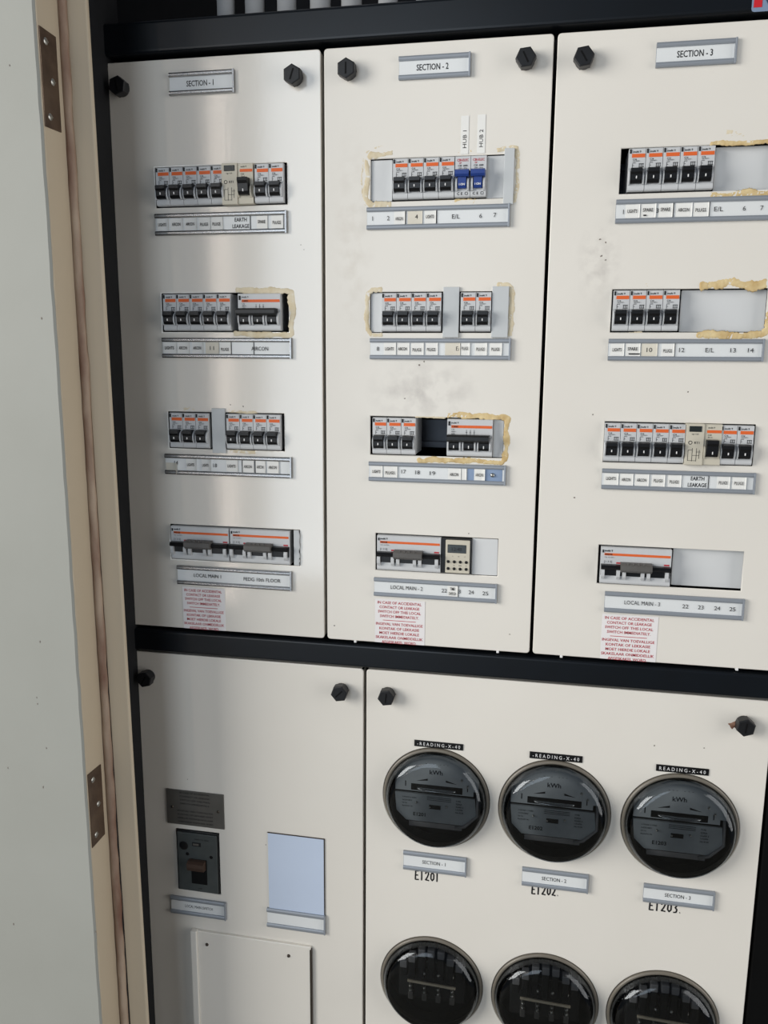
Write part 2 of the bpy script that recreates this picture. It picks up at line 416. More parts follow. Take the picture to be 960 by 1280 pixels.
# conduits rising behind the beam
ords = ['first', 'second', 'third', 'fourth', 'fifth', 'sixth', 'seventh', 'eighth', 'ninth']
for i, (a, b_) in enumerate(((272, 293), (307, 330), (347, 370), (388, 413), (427, 452), (473, 497), (520, 545))):
    xa, zz = B(a, 12, 0.055); xb, _ = B(b_, 12, 0.055)
    bm = bmesh.new(); tube(bm, [((xa + xb) / 2, 0.055, Zm(749) - 0.009), ((xa + xb) / 2, 0.055, 2.5)], (xb - xa) / 2, 24)
    t = tag(obj('conduit_pipe', bm, m_pipe), 'pale grey conduit pipe rising behind the black top beam, %s from left' % ords[i], 'pipe', 'conduit pipes above the cabinet')
    bm = bmesh.new(); lathe(bm, [((xb - xa) / 2 + .0002, 0), ((xb - xa) / 2 + .003, 0), ((xb - xa) / 2 + .003, 0.012), ((xb - xa) / 2 + .0002, 0.012)], 0, 0, 24)
    for v in bm.verts: v.co = Vector((v.co.x + (xa + xb) / 2, v.co.z + 0.055, Zm(741) + v.co.y))
    obj('coupling', bm, m_pipe, t)

# ------------------------------------------------------------------ breaker prototypes (front face at y = -5 mm, centre of the front at the origin)
YF = -0.005
P = 0.0178
def mcb_print(bm, W, lines=True):
    x0 = -W / 2
    text(bm, 'multi 9', x0 + 0.0040, 0.0186, 0.0021, YF - 0.0002, align='L', bold=0.02)
    text(bm, 'C16', x0 + 0.0040, 0.0108, 0.0017, YF - 0.0002, align='L', bold=0.02)
    text(bm, '230/400V~', x0 + 0.0040, 0.0090, 0.0013, YF - 0.0002, align='L')
    text(bm, '6000', x0 + 0.0040, 0.0080 - .0008, 0.0012, YF - 0.0002, align='L')
    # contact symbol and toggle hatch
    box(bm, x0 + 0.0038, x0 + 0.0042, YF - 0.0002, YF, 0.0022, 0.0066)
    box(bm, x0 + 0.0038, x0 + 0.0056, YF - 0.0002, YF, 0.0042, 0.0046)
    for k in range(3): box(bm, x0 + 0.0108 + k * 0.0019, x0 + 0.0114 + k * 0.0019, YF - 0.0002, YF, 0.0026, 0.0062)
    box(bm, x0 + 0.0105, x0 + 0.0158, YF - 0.0002, YF, 0.0058, 0.0064); box(bm, x0 + 0.0105, x0 + 0.0158, YF - 0.0002, YF, 0.0024, 0.0030)
    return bm
def body_profile():
    return [(0.046, -0.0215), (0.010, -0.0215), (YF + 0.0020, -0.0222), (YF + 0.0002, -0.0212), (YF - 0.0004, -0.0195), (YF - 0.0004, -0.0145), (YF + 0.001, 0.0003),
            (YF, 0.0018), (YF, 0.0214), (YF + 0.0012, 0.0222), (0.010, 0.0222), (0.046, 0.0215)]
def toggle_bm(bm, cx, w, depth=0.0088):
    prof = [(YF + 0.004, -0.0148), (YF - depth * 0.45, -0.0146), (YF - depth * 0.75, -0.0115), (YF - depth * 0.82, -0.006), (YF - depth, -0.0035), (YF - depth * 1.02, 0.0002), (YF - depth * 0.55, 0.0014), (YF + 0.004, 0.0012)]
    return prism_x(bm, prof, cx - w / 2, cx + w / 2)
def ear_bm(bm, x, w=0.0018):
    prof = [(YF + 0.002, -0.0165), (YF - 0.0028, -0.0155), (YF - 0.0052, -0.0120), (YF - 0.0058, -0.0075), (YF - 0.0044, -0.0030), (YF - 0.0010, -0.0005), (YF + 0.002, -0.0005)]
    return prism_x(bm, prof, x - w / 2, x + w / 2)
def make_mcb(root, blue=False):
    W = P - 0.0005
    bd = prism_x(bmesh.new(), body_profile(), -W / 2, W / 2)
    obj('body', bd, m_body, root)
    if not blue:
        tg = obj('toggle', toggle_bm(bmesh.new(), -0.0004, 0.0118), m_toggle, root)
        bm = nb(-0.0009, 0.0001, YF - 0.0083, YF - 0.0066, -0.0104, -0.0078); obj('toggle_mark', bm, m_white, tg)
        bm = bmesh.new(); ear_bm(bm, 0.0069); ear_bm(bm, -0.0075, 0.0012); obj('toggle_guard', bm, m_body, root)
        obj('rating_stripe', nb(-W / 2 + 0.0030, W / 2 - 0.0006, YF - 0.0004, YF + 0.0004, 0.0126, 0.0164), m_orange, root)
        obj('latch', nb(-W / 2 + 0.0006, -W / 2 + 0.0023, YF - 0.0012, YF + 0.001, 0.0168, 0.0212, bev=0.0003), m_ink, root)
        obj('printing', mcb_print(bmesh.new(), W), m_ink, root)
    else:
        prof = [(YF + 0.004, -0.0130), (YF - 0.0040, -0.0130), (YF - 0.0062, -0.0100), (YF - 0.0062, -0.0010), (YF + 0.004, -0.0010)]
        bm = prism_x(bmesh.new(), prof, -0.0046, 0.0046)
        prism_x(bm, [(YF + .004, -.0012), (YF - .0090, -.0012), (YF - .0110, .0010), (YF - .0110, .0050), (YF - .0080, .0066), (YF + .004, .0066)], -0.0078, 0.0078)
        tg = obj('toggle', bm, m_blue, root)
        b2 = bmesh.new(); text(b2, 'I ON', 0, -0.0092, 0.0022, YF - 0.0064, bold=0.03); obj('toggle_mark', b2, m_white, tg)
        bm = bmesh.new(); ear_bm(bm, 0.0066); ear_bm(bm, -0.0066); obj('toggle_guard', bm, m_body, root)
        bm = bmesh.new()
        for k in range(2): text(bm, 'C E'[k * 2], -0.0046 + k * 0.004, -0.0182, 0.0028, YF - 0.0007, bold=0.02)
        lathe(bm, [(0.0018, YF - .0008), (0.0014, YF - .0009), (0.0014, YF - .0005)], 0.0046, -0.0182, 16)
        text(bm, 'C20  6000', 0.0, 0.0118, 0.0018, YF - 0.0002, bold=0.02); text(bm, '230V~ 50Hz', 0.0, 0.0092, 0.0014, YF - 0.0002)
        box(bm, -0.0022, 0.0026, YF - 0.0003, YF, 0.0058, 0.0074)
        obj('printing', bm, m_ink, root)
        bm = bmesh.new(); text(bm, 'CBI-ELEC', 0.0, 0.0178, 0.0026, YF - 0.0002, width=0.013, bold=0.02); text(bm, 'QF', -0.003, 0.0148, 0.0016, YF - 0.0002, bold=0.02)
        obj('brand_print', bm, m_red, root)
def make_triple(root):
    W = 0.054
    obj('body', prism_x(bmesh.new(), body_profile(), -W / 2, W / 2), m_body, root)
    br = prism_x(bmesh.new(), [(YF + .002, -.0042), (YF - .0090, -.0042), (YF - .0125, -.0018), (YF - .0125, .0022), (YF - .0100, .0042), (YF + .002, .0042)], -W / 2 + 0.001, W / 2 - 0.0035)
    br = obj('linked_handle', br, m_toggle, root)
    for k in (-1, 0, 1):
        cx = k * 0.0178
        tg = obj('toggle', toggle_bm(bmesh.new(), cx - 0.0004, 0.0112, 0.007), m_toggle, root)
        obj('toggle_mark', nb(cx - 0.0009, cx + 0.0001, YF - 0.0068, YF - 0.0048, -0.0118, -0.0086), m_white, tg)
        bm = bmesh.new(); ear_bm(bm, cx + 0.0068); ear_bm(bm, cx - 0.0074, 0.0014); obj('toggle_guard', bm, m_body, root)
    obj('rating_stripe', nb(-W / 2 + 0.0050, W / 2 - 0.0006, YF - 0.0004, YF + 0.0004, 0.0118, 0.0150), m_orange, root)
    obj('latch', nb(-W / 2 + 0.0014, -W / 2 + 0.0034, YF - 0.0012, YF + 0.001, 0.0146, 0.0196, bev=0.0003), m_ink, root)
    bm = bmesh.new()
    text(bm, 'multi 9', -W / 2 + 0.0050, 0.0180, 0.0022, YF - 0.0002, align='L', bold=0.01)
    text(bm, 'C60N', -W / 2 + 0.0056, 0.0134, 0.0021, YF - 0.0006, align='L', bold=0.02)
    for k, s in enumerate(('C32', '400V~', '6000')): text(bm, s, -W / 2 + 0.0050, 0.0100 - k * 0.0026, 0.0016, YF - 0.0002, align='L')
    for k in range(3):
        x = -0.004 + k * 0.0046; box(bm, x, x + 0.0004, YF - 0.0002, YF, 0.0034, 0.0096); box(bm, x - .0008, x + 0.0012, YF - 0.0002, YF, 0.0064, 0.0068)
    obj('printing', bm, m_ink, root)
def make_main(root):
    W = 0.080
    bd = prism_x(bmesh.new(), body_profile(), -W / 2, W / 2)
    obj('body', bd, m_body, root)
    obj('toggle_recess', nb(-W / 2 + 0.0006, W / 2 - 0.0006, YF - 0.0012, YF + 0.002, -0.0118, 0.0018, bev=0.0004), m_toggle, root)
    prof = [(YF + .002, -.0052), (YF - .0085, -.0052), (YF - .0125, -.0022), (YF - .0125, .0034), (YF - .0095, .0052), (YF + .002, .0052)]
    h = obj('handle', prism_x(bmesh.new(), prof, -W / 2 + 0.0225, W / 2 - 0.0220), m_handle, root)
    bm = bmesh.new()
    for k in range(4): box(bm, -0.010 + k * 0.006, -0.0085 + k * 0.006, YF - 0.0112, YF - 0.008, 0.0040, 0.0062, bev=0.0003)
    obj('grip_ridges', bm, m_handle, h)
    for s in (-1, 1):
        x = s * 0.0285
        obj('toggle', prism_x(bmesh.new(), [(YF + .002, -.0035), (YF - .0062, -.0035), (YF - .0082, -.0010), (YF - .0062, .0018), (YF + .002, .0022)], x - 0.0108, x + 0.0108), m_toggle, root)
    for x in (-0.0372, -0.0195, -0.0128, 0.0082, 0.0148, 0.0355):
        obj('toggle_post', ear_bm(bmesh.new(), x, 0.0040), m_body, root)
    obj('rating_stripe', nb(-W / 2 + 0.0040, W / 2 - 0.0012, YF - 0.0004, YF + 0.0004, 0.0124, 0.0152), m_orange, root)
    bm = nb(-W / 2 + 0.0016, -W / 2 + 0.0030, YF - 0.0010, YF + 0.001, 0.0158, 0.0192); obj('latch', bm, m_ink, root)
    bm = bmesh.new()
    text(bm, 'multi 9', -W / 2 + 0.0042, 0.0182, 0.0023, YF - 0.0002, align='L', bold=0.03)
    text(bm, 'NG125', -W / 2 + 0.0046, 0.0138, 0.0020, YF - 0.0006, align='L', bold=0.03)
    text(bm, 'C63  Ue 415V~', -W / 2 + 0.0042, 0.0102, 0.0013, YF - 0.0002, align='L')
    text(bm, '[1 3 5]', -W / 2 + 0.0042, 0.0050, 0.0024, YF - 0.0002, align='L')
    obj('printing', bm, m_ink, root)
    for x in (-0.0190, 0.0075, 0.0350): obj('trip_flag', nb(x - 0.003, x + 0.003, YF - 0.0004, YF, 0.0028, 0.0046), m_red, root)
def make_rcd(root):
    # wide earth leakage unit: beige module beside a breaker with one large toggle; stands a little proud
    W = 0.0385; y = YF - 0.003
    prof = [(0.046, -0.0225), (y + .001, -0.0235), (y, -0.0228), (y, 0.0228), (y + .001, 0.0235), (0.046, 0.0225)]
    obj('test_module', prism_x(bmesh.new(), prof, -W / 2, -W / 2 + 0.0192), m_beige, root)
    obj('body', prism_x(bmesh.new(), [(a if a > 0 else a + .0018, b_ * .985) for a, b_ in prof], -W / 2 + 0.0195, W / 2), m_beige, root)
    obj('test_window', nb(-W / 2 + 0.003, -W / 2 + 0.0165, y - 0.0008, y + 0.001, 0.0145, 0.0210, bev=0.0005), m_lcd, root)
    bm = bmesh.new()
    lathe(bm, [(0.0022, y - .0002), (0.0016, y - .0003), (0.0016, y)], -W / 2 + 0.0050, 0.0022, 18)
    text(bm, 'RT1', -W / 2 + 0.0120, 0.0022, 0.0026, y - 0.0002, bold=0.01)
    text(bm, 'vigi C60', -W / 2 + 0.0095, 0.0120, 0.0016, y - 0.0002)
    for a in ((.003, .0034, -.018, -.006), (.003, .0075, -.0064, -.006), (.0075, .0079, -.019, -.004), (.0075, .0150, -.0124, -.012), (.0120, .0124, -.019, -.004), (.0120, .0165, -.0084, -.008), (.0030, .0120, -.0184, -.018), (.0150, .0154, -.016, -.006)):
        box(bm, -W / 2 + a[0], -W / 2 + a[1], y - 0.0002, y, a[2], a[3])
    xr = -W / 2 + 0.0195
    text(bm, 'multi 9', xr + 0.0040, 0.0194, 0.0018, y + .0016, align='L', bold=0.01)
    text(bm, 'C20', xr + 0.0040, 0.0110, 0.0017, y + .0016, align='L', bold=0.01); text(bm, '30mA', xr + 0.0040, 0.0084, 0.0015, y + .0016, align='L')
    obj('printing', bm, m_ink, root)
    obj('rating_stripe', nb(xr + 0.0030, W / 2 - 0.0006, y + 0.0014, y + .003, 0.0134, 0.0166), m_orange, root)
    prof = [(y + .004, -.0135), (y - .0035, -.0130), (y - .0060, -.0095), (y - .0065, -.001), (y - .0085, .0022), (y - .0080, .0058), (y + .004, .0062)]
    tg = obj('toggle', prism_x(bmesh.new(), prof, xr + 0.0024, W / 2 - 0.0042), m_toggle, root)
    obj('toggle_mark', nb(xr + .0085, xr + .0095, y - .0066, y - .0052, -.010, -.007), m_white, tg)
    bm = bmesh.new(); ear_bm(bm, W / 2 - 0.0022, 0.002); ear_bm(bm, xr + 0.0012, 0.0016); obj('toggle_guard', bm, m_beige, root)
def make_timer(root):
    W = 0.0375
    obj('housing', prism_x(bmesh.new(), [(0.046, -.0225), (YF + .004, -.0225), (YF + .002, -.0215), (YF + .002, .0215), (YF + .004, .0225), (0.046, .0225)], -W / 2, W / 2), m_toggle, root)
    x0 = -W / 2 + 0.0055; x1 = W / 2 - 0.0022
    obj('face', nb(x0, x1, YF - 0.0006, YF + 0.004, -0.0210, 0.0205, bev=0.0008), m_beige, root)
    sc = obj('lcd_screen', nb(x0 + 0.0025, x1 - 0.0045, YF - 0.0012, YF + 0.001, 0.0045, 0.0150, bev=0.0005), m_lcd, root)
    bm = bmesh.new(); text(bm, '12:40', (x0 + x1) / 2 - 0.001, 0.0095, 0.0042, YF - 0.0014); obj('digits', bm, m_ink, sc)
    for r in range(2):
        for c_ in range(4):
            cx = x0 + 0.0036 + c_ * 0.0074; cz = -0.0066 - r * 0.0088
            bm = bmesh.new(); lathe(bm, [(0, YF - .0022), (0.0014, YF - .0020), (0.0019, YF - .0010), (0.0019, YF)], cx, cz, 16)
            obj('button', bm, m_ink, root)
    bm = bmesh.new()
    for c_, s in enumerate(('h', 'm', 'd')): text(bm, s, x0 + 0.009 + c_ * 0.0074, 0.0004, 0.0014, YF - 0.0008)
    for c_, s in enumerate(('R', 'MAN', 'P')): text(bm, s, x0 + 0.0110 + c_ * 0.0074, -0.0112, 0.0012, YF - 0.0008)
    obj('printing', bm, m_ink, root)

PROTO = {}
def make(kind, name, cat, label, X, Z, group):
    if kind not in PROTO:
        r = thing(name, label, cat, (0, 0, 0), group)
        {'mcb': make_mcb, 'blue': lambda q: make_mcb(q, True), '3p': make_triple, 'main': make_main, 'rcd': make_rcd, 'timer': make_timer}[kind](r)
        PROTO[kind] = r; o = r
    else: o = dup(PROTO[kind])
    o.location = (X, 0, Z); o['label'] = label
    if group: o['group'] = group
    return o

# ------------------------------------------------------------------ rows read off the photograph
def zz(ox, oy, s): return (lambda x, y: (ox + x / s, oy + y / s))
WORD = {1: 'top row', 2: 'second row', 3: 'third row', 4: 'bottom row'}
SECN = {1: 'SECTION - 1', 2: 'SECTION - 2', 3: 'SECTION - 3'}
HOLES = {1: [], 2: [], 3: []}
RAILS = []
GRP = 'slim circuit breakers of the three sections'
BREAK = []
# (section, row, zoom mapping, opening [x0, x1, (x,ytop,ybot) samples], items)
ROWS = [
 (1, 1, zz(190, 190, 5.333), (22, 900, [(40, 102, 352), (850, 74, 346)]), [('mcb', [25, 118, 207, 302, 395]), ('rcd', [472]), ('mcb', [683, 780])]),
 (1, 2, zz(195, 350, 5.333), (40, 884, [(60, 93, 338), (800, 92, 336)]), [('mcb', [45, 133, 228, 320, 410]), ('3p', [548])]),
 (1, 3, zz(200, 500, 5.486), (60, 356, [(80, 88, 325), (320, 95, 330)]), [('mcb', [67, 158, 245])]),
 (1, 3.5, zz(200, 500, 5.486), (448, 852, [(470, 95, 337), (800, 102, 345)]), [('mcb', [457, 545, 640, 732])]),
 (1, 4, zz(205, 640, 5.333), (46, 905, [(70, 95, 322), (800, 120, 350)]), [('main', [50, 442])]),
 (2, 1, zz(445, 170, 4.465), (82, 872, [(210, 122, 356), (735, 104, 342)]), [('mcb', [205, 290, 375, 462]), ('blue', [550, 640])]),
 (2, 2, zz(450, 350, 4.8), (60, 885, [(140, 80, 308), (780, 72, 308)]), [('mcb', [137, 220, 303, 392]), ('mcb', [600, 695])]),
 (2, 3, zz(450, 505, 4.8), (62, 862, [(75, 82, 300), (785, 96, 317)]), [('mcb', [75, 160, 245]), ('3p', [522])]),
 (2, 4, zz(460, 660, 5.333), (50, 866, [(60, 50, 280), (480, 66, 298)]), [('main', [60]), ('timer', [487])]),
 (3, 1, zz(760, 150, 4.8), (74, 1010, [(130, 166, 428), (630, 155, 415)]), [('mcb', [120, 222, 325, 430, 535])]),
 (3, 2, zz(750, 340, 4.571), (64, 950, [(75, 105, 338), (450, 100, 338)]), [('mcb', [72, 165, 262, 357])]),
 (3, 3, zz(740, 510, 4.364), (64, 886, [(75, 82, 292), (860, 100, 310)]), [('mcb', [66, 153, 241, 328, 413]), ('rcd', [508]), ('mcb', [700, 785])]),
 (3, 4, zz(740, 670, 4.8), (34, 906, [(60, 68, 288), (470, 82, 304)]), [('main', [50])]),
]
ROWZ = {}
WID = {'mcb': P, 'blue': P, '3p': 0.054, 'main': 0.080, 'rcd': 0.0385, 'timer': 0.0375}
NAMES = {'mcb': ('circuit_breaker', 'circuit breaker'), 'blue': ('circuit_breaker', 'circuit breaker'), '3p': ('triple_pole_breaker', 'circuit breaker'),
         'main': ('main_switch', 'main switch'), 'rcd': ('earth_leakage_breaker', 'earth leakage breaker'), 'timer': ('time_switch', 'time switch')}
for sec, row, zf, (ox0, ox1, samp), items in ROWS:
    zs = []
    for sx_, t_, b_ in samp:
        a = zf(sx_, t_); c = zf(sx_, b_)
        zs += [(B(a[0], a[1], YF)[1] + B(c[0], c[1], YF)[1]) / 2]
    zc = sum(zs) / len(zs); ROWZ[(sec, row)] = zc
    ymid = sum((s_[1] + s_[2]) / 2 for s_ in samp) / len(samp)
    def X(v, Y=YF):
        q = zf(v, ymid); return B(q[0], q[1], Y)[0]
    HOLES[sec].append((X(ox0, 0), X(ox1, 0), zc - 0.0236, zc + 0.0236))
    RAILS.append((zc, X(ox0, 0), X(ox1, 0)))
    n_m = 0; total_m = sum(len(it[1]) for it in items if it[0] == 'mcb')
    for kind, lefts in items:
        wd = WID[kind]
        if len(lefts) > 1 and kind in ('mcb', 'blue'):
            base = sum(X(v) - i * P for i, v in enumerate(lefts)) / len(lefts)
            xs = [base + i * P for i in range(len(lefts))]
        else: xs = [X(v) for v in lefts]
        for i, x in enumerate(xs):
            BREAK.append((sec, row, kind, x + wd / 2, zc, i, len(xs)))
cnt = {}
for sec, row, kind, x, z, i, n in BREAK:
    nm, cat = NAMES[kind]
    rw = WORD[int(row)]
    key = (sec, row, kind); k = cnt.get(key, 0); cnt[key] = k + 1
    tot = sum(1 for q in BREAK if q[0] == sec and q[1] == row and q[2] == kind)
    if kind == 'mcb':
        k2 = k + (3 if row == 3.5 else 0)
        lab = 'slim grey breaker with black toggle, %s from left in section %d %s' % (ords[k2], sec, rw)
        g = GRP
    elif kind == 'blue':
        lab = 'slim grey breaker with blue toggle under the tag HUB %d' % (k + 1); g = 'blue toggle breakers'
    elif kind == '3p':
        lab = 'wide three pole breaker with linked black handle in section %d %s' % (sec, rw); g = 'three pole breakers'
    elif kind == 'main':
        lab = {1: ['wide main switch with grey handle above LOCAL MAIN 1, left of two', 'wide main switch with grey handle beside the chipped filler strip'][k] if sec == 1 else '',
               2: 'wide main switch with grey handle beside the time switch', 3: 'wide main switch with grey handle above LOCAL MAIN - 3'}[sec]; g = 'local main switches'
    elif kind == 'rcd':
        lab = 'beige earth leakage unit with large black toggle in section %d %s' % (sec, rw); g = 'earth leakage units'
    else: lab = 'small beige digital time switch with eight round buttons'; g = None
    make(kind, nm, cat, lab, x, z, g)
for zc, a, b_ in RAILS:
    obj('mounting_rail', prism_x(bmesh.new(), [(0.046, zc - ZF - .0175 + ZF), (0.049, zc - .0175), (0.049, zc - .012), (0.054, zc - .012), (0.054, zc + .012), (0.049, zc + .012), (0.049, zc + .0175), (0.046, zc + .0175), (0.046, zc + .0105), (0.0525, zc + .0105), (0.0525, zc - .0105), (0.046, zc - .0105)], a - 0.004, b_ + 0.004), m_rail, CAB)

# ------------------------------------------------------------------ cover panels
PR = {}
def make_panel(key, x0, x1, z0, z1, holes, m, label):
    bm = plate_with_holes(rect_pts(x0, x1, z0, z1, 0.004), holes, 0.0, 0.0026, 0.0010)
    t = 0.0016
    for a in ((x0 + .0004, x0 + t, z0 + .003, z1 - .003), (x1 - t, x1 - .0004, z0 + .003, z1 - .003)): box(bm, a[0], a[1], 0.0012, 0.019, a[2], a[3])
    for a in ((x0 + .003, x1 - .003, z0 + .0004, z0 + t), (x0 + .003, x1 - .003, z1 - t, z1 - .0004)): box(bm, a[0], a[1], 0.0012, 0.019, a[2], a[3])
    o = obj('cover_panel', bm, m, None, origin=((x0 + x1) / 2, 0, z0))
    tag(o, label, 'cover panel', 'cream cover panels'); PR[key] = o; return o
def rects(lst): return [rect_pts(*r) for r in lst]
mp1 = panel_mat('cream_gloss_left', 0.10, 0.95, 0.07); mp2 = panel_mat('cream_middle', 0.30, 0.45); mp3 = panel_mat('cream_right', 0.34, 0.45)
mp4 = panel_mat('cream_low_left', 0.15, 0.8, 0.05); mp5 = panel_mat('cream_low_right', 0.32, 0.45)
make_panel(1, 0.0, 0.2774, ZF, Zm(706), rects(HOLES[1]), mp1, 'cream upper left cover panel with the nameplate SECTION - 1')
make_panel(2, 0.2814, 0.5398, ZF, Zm(706), rects(HOLES[2]), mp2, 'cream upper middle cover panel with the nameplate SECTION - 2')
make_panel(3, 0.5438, XR, ZF, Zm(706), rects(HOLES[3]), mp3, 'cream upper right cover panel with the nameplate SECTION - 3')
MET = [(0.4270, Zm(-208)), (0.5788, Zm(-209)), (0.7315, Zm(-210.5)), (0.4256, Zm(-483)), (0.5780, Zm(-484)), (0.7285, Zm(-485))]
RH = 0.0705
swx0, swz1 = B(219.7, 1035.5); swx1, swz0 = B(276, 1117.7); _, q1 = B(274.4, 1041.4); _, q2 = B(222.8, 1111.7)
swz1 = (swz1 + q1) / 2; swz0 = (swz0 + q2) / 2
make_panel(4, 0.0, 0.3294, Zm(-745), Zm(-37.7), [rect_pts(swx0, swx1, swz0, swz1)], mp4, 'cream lower left cover panel with a LOCAL MAIN SWITCH label')
make_panel(5, 0.3334, XR, Zm(-745), Zm(-37.7), [circ_pts(x, z, RH) for x, z in MET], mp5, 'cream lower right cover panel with round holes for meters')
stain(mp2, (B(530, 490)[0] - 0.4106, 0, B(530, 490)[1] - ZF), (0.075, 0.05, 0.045), (150, 142, 138), 0.55, 45)
stain(mp2, (B(440, 300)[0] - 0.4106, 0, B(440, 300)[1] - ZF), (0.03, 0.05, 0.14), (196, 186, 172), 0.35, 60)
stain(mp3, (B(750, 330)[0] - 0.685, 0, B(750, 330)[1] - ZF), (0.03, 0.05, 0.05), (150, 142, 138), 0.35, 80)

# thumb screws (hexagonal plastic heads with a slot)
def knob(panel, px, py, rot, slot_rot):
    x, z = B(px, py, -0.011)
    R = 0.0112
    pts = [(x + R * math.cos(rot + k * math.pi / 3), z + R * math.sin(rot + k * math.pi / 3)) for k in range(6)]
    bm = prism_y(bmesh.new(), pts, -0.0150, -0.0035, 0.0012)
    lathe(bm, [(0.0, -0.0035), (0.0095, -0.0035), (0.0095, 0.0), (0.0, 0.0)], x, z, 20)
    k = obj('thumb_screw', bm, m_knob, panel)
    c, s = math.cos(slot_rot), math.sin(slot_rot)
    q = [(x + a * c - b_ * s, z + a * s + b_ * c) for a, b_ in ((-.0062, -.0009), (.0062, -.0009), (.0062, .0009), (-.0062, .0009))]
    obj('screw_slot', prism_y(bmesh.new(), q, -0.0153, -0.0146), m_slot, k)
d2 = math.radians
for key, px, py, r, s in ((1, 147.3, 107.5, 80, 100), (1, 365.6, 93.5, 90, 70), (2, 433, 86, 90, 90), (2, 657.4, 72.3, 65, 118), (3, 730, 71.3, 68, 122), (4, 181.2, 848.7, 75, 60), (4, 424.4, 866.3, 70, 45), (5, 483, 871.5, 70, 85), (5, 932, 908.7, 80, 85)):
    knob(PR[key], px, py, d2(r), d2(s))

# ---- aluminium label holders with cards and lettering
def holder(panel, l, r, Lt, Lb, Rt, Rb, name='label_holder', card=m_card, cap=True, yback=-0.0002):
    xa, _ = B(l, (Lt + Lb) / 2); xb, _ = B(r, (Rt + Rb) / 2)
    zt = (B(l, Lt)[1] + B(r, Rt)[1]) / 2; zb = (B(l, Lb)[1] + B(r, Rb)[1]) / 2
    h = zt - zb; rl = h * 0.20
    bm = bmesh.new()
    for z0, z1 in ((zb, zb + rl), (zt - rl, zt)):
        prism_x(bm, [(yback, z0), (-0.0034, z0), (-0.0042, z0 + (z1 - z0) * .3), (-0.0042, z1 - (z1 - z0) * .3), (-0.0034, z1), (yback, z1)], xa, xb)
    box(bm, xa, xb, -0.0008, yback, zb + 0.0005, zt - 0.0005)
    if cap: box(bm, xb - 0.0016, xb + 0.0004, -0.0046, yback, zb - 0.0003, zt + 0.0003, bev=0.0003)
    ho = obj(name, bm, m_alu2 if panel is PR[1] else m_alu, panel)
    if card: obj('label_card', nb(xa + 0.0004, xb - 0.0018, -0.0018, -0.0008, zb + rl, zt - rl), card, ho)
    return ho, xa, xb, zb + rl, zt - rl, h
def letter(ho, s, x, z, h, width=None, y=-0.0020, m=m_ink, bold=0.0, rot=0.0, name='lettering'):
    bm = bmesh.new()
    mxl = max(len(q_) for q_ in s.split('\n'))
    for i, ln in enumerate(s.split('\n')):
        n = len(s.split('\n')); text(bm, ln, x, z + (n - 1) * h * 0.85 - i * h * 1.7, h, y, width=width * len(ln) / mxl if width else None, bold=bold, rot=rot)
    return obj(name, bm, m, ho)
def ptag(ho, xc, zc, wd, hh, s, m=m_tag, h=0.0036, bold=0.015, tw=None, dz=0.0, lift=0.0):
    """small glued paper tag with a slightly lifted right edge"""
    bm = bmesh.new()
    prof = [(-.5, -.0019), (-.5, -.0023), (.2, -.0024), (.44, -.0026 - lift * .5), (.5, -.0032 - lift), (.5, -.0028 - lift), (.44, -.0022 - lift * .5), (.2, -.0019)]
    vs0 = [bm.verts.new((xc + u * wd, y, zc - hh / 2)) for u, y in prof]; vs1 = [bm.verts.new((xc + u * wd, y, zc + hh / 2)) for u, y in prof]
    fs = [bm.faces.new(vs0), bm.faces.new(vs1[::-1])]
    for i in range(len(prof)): fs.append(bm.faces.new((vs0[i], vs1[i], vs1[(i + 1) % len(prof)], vs0[(i + 1) % len(prof)])))
    bmesh.ops.recalc_face_normals(bm, faces=fs)
    obj('printed_tag', bm, m, ho)
    if s: letter(ho, s, xc - wd * 0.03, zc + dz, h, width=tw or wd * 0.68, y=-0.0033 - lift, bold=bold)

def strip(key, geom, zf, entries, **kw):
    ho, xa, xb, z0, z1, h = holder(PR[key], *geom, **kw)
    zc = (z0 + z1) / 2; hh = (z1 - z0)
    ym = (geom[2] + geom[3] + geom[4] + geom[5]) / 4
    for e in entries:
        kind, u0, u1, s = e[:4]
        a = B(zf(u0, 0)[0], ym)[0]; b_ = B(zf(u1, 0)[0], ym)[0]
        if kind == 't': letter(ho, s, (a + b_) / 2, zc + (e[4] if len(e) > 4 else 0) * MM, 0.0048, width=None if len(s) == 1 else b_ - a, bold=0.0, y=-0.0026)
        elif kind == 'b': letter(ho, s, (a + b_) / 2, zc, 0.0044, width=b_ - a, bold=0.02)
        elif kind == 'p': ptag(ho, (a + b_) / 2, zc, b_ - a, hh * 0.96, s, dz=(e[4] if len(e) > 4 else 0) * MM, lift=random.uniform(0, .0006))
        elif kind == 'y': ptag(ho, (a + b_) / 2, zc, b_ - a, hh * 0.96, s, m=m_oldtag)
        elif kind == 'l': obj('divider_line', nb(a, b_, -0.0026, -0.0018, z0, z1), m_ink, ho)
        elif kind == 'u': obj('underline', nb(a, b_, -0.0036, -0.0030, zc - hh * .36, zc - hh * .27), m_ink, ho)
    return ho, xa, xb, z0, z1
zA = zz(190, 190, 5.333)
hp, xa, xb, z0, z1, h = holder(PR[1], 212.5, 293.5, 91, 120, 88.5, 117); letter(hp, 'SECTION - 1', (xa + xb) / 2 - 0.002, (z0 + z1) / 2, 0.0062, 0.034, bold=0.012)
strip(1, (195, 359, 266, 293.5, 265.5, 293), zA, [('p', 40, 118, 'LIGHTS'), ('p', 130, 212, 'AIRCON'), ('p', 222, 305, 'AIRCON'), ('p', 318, 395, 'PLUGS', -.8), ('p', 400, 478, 'PLUGS', -.8), ('b', 540, 652, 'EARTH\nLEAKAGE'), ('l', 658, 662, ''), ('p', 702, 775, 'SPARE', .6), ('p', 800, 880, 'PLUGS', -.8)])
zA = zz(195, 350, 5.333)
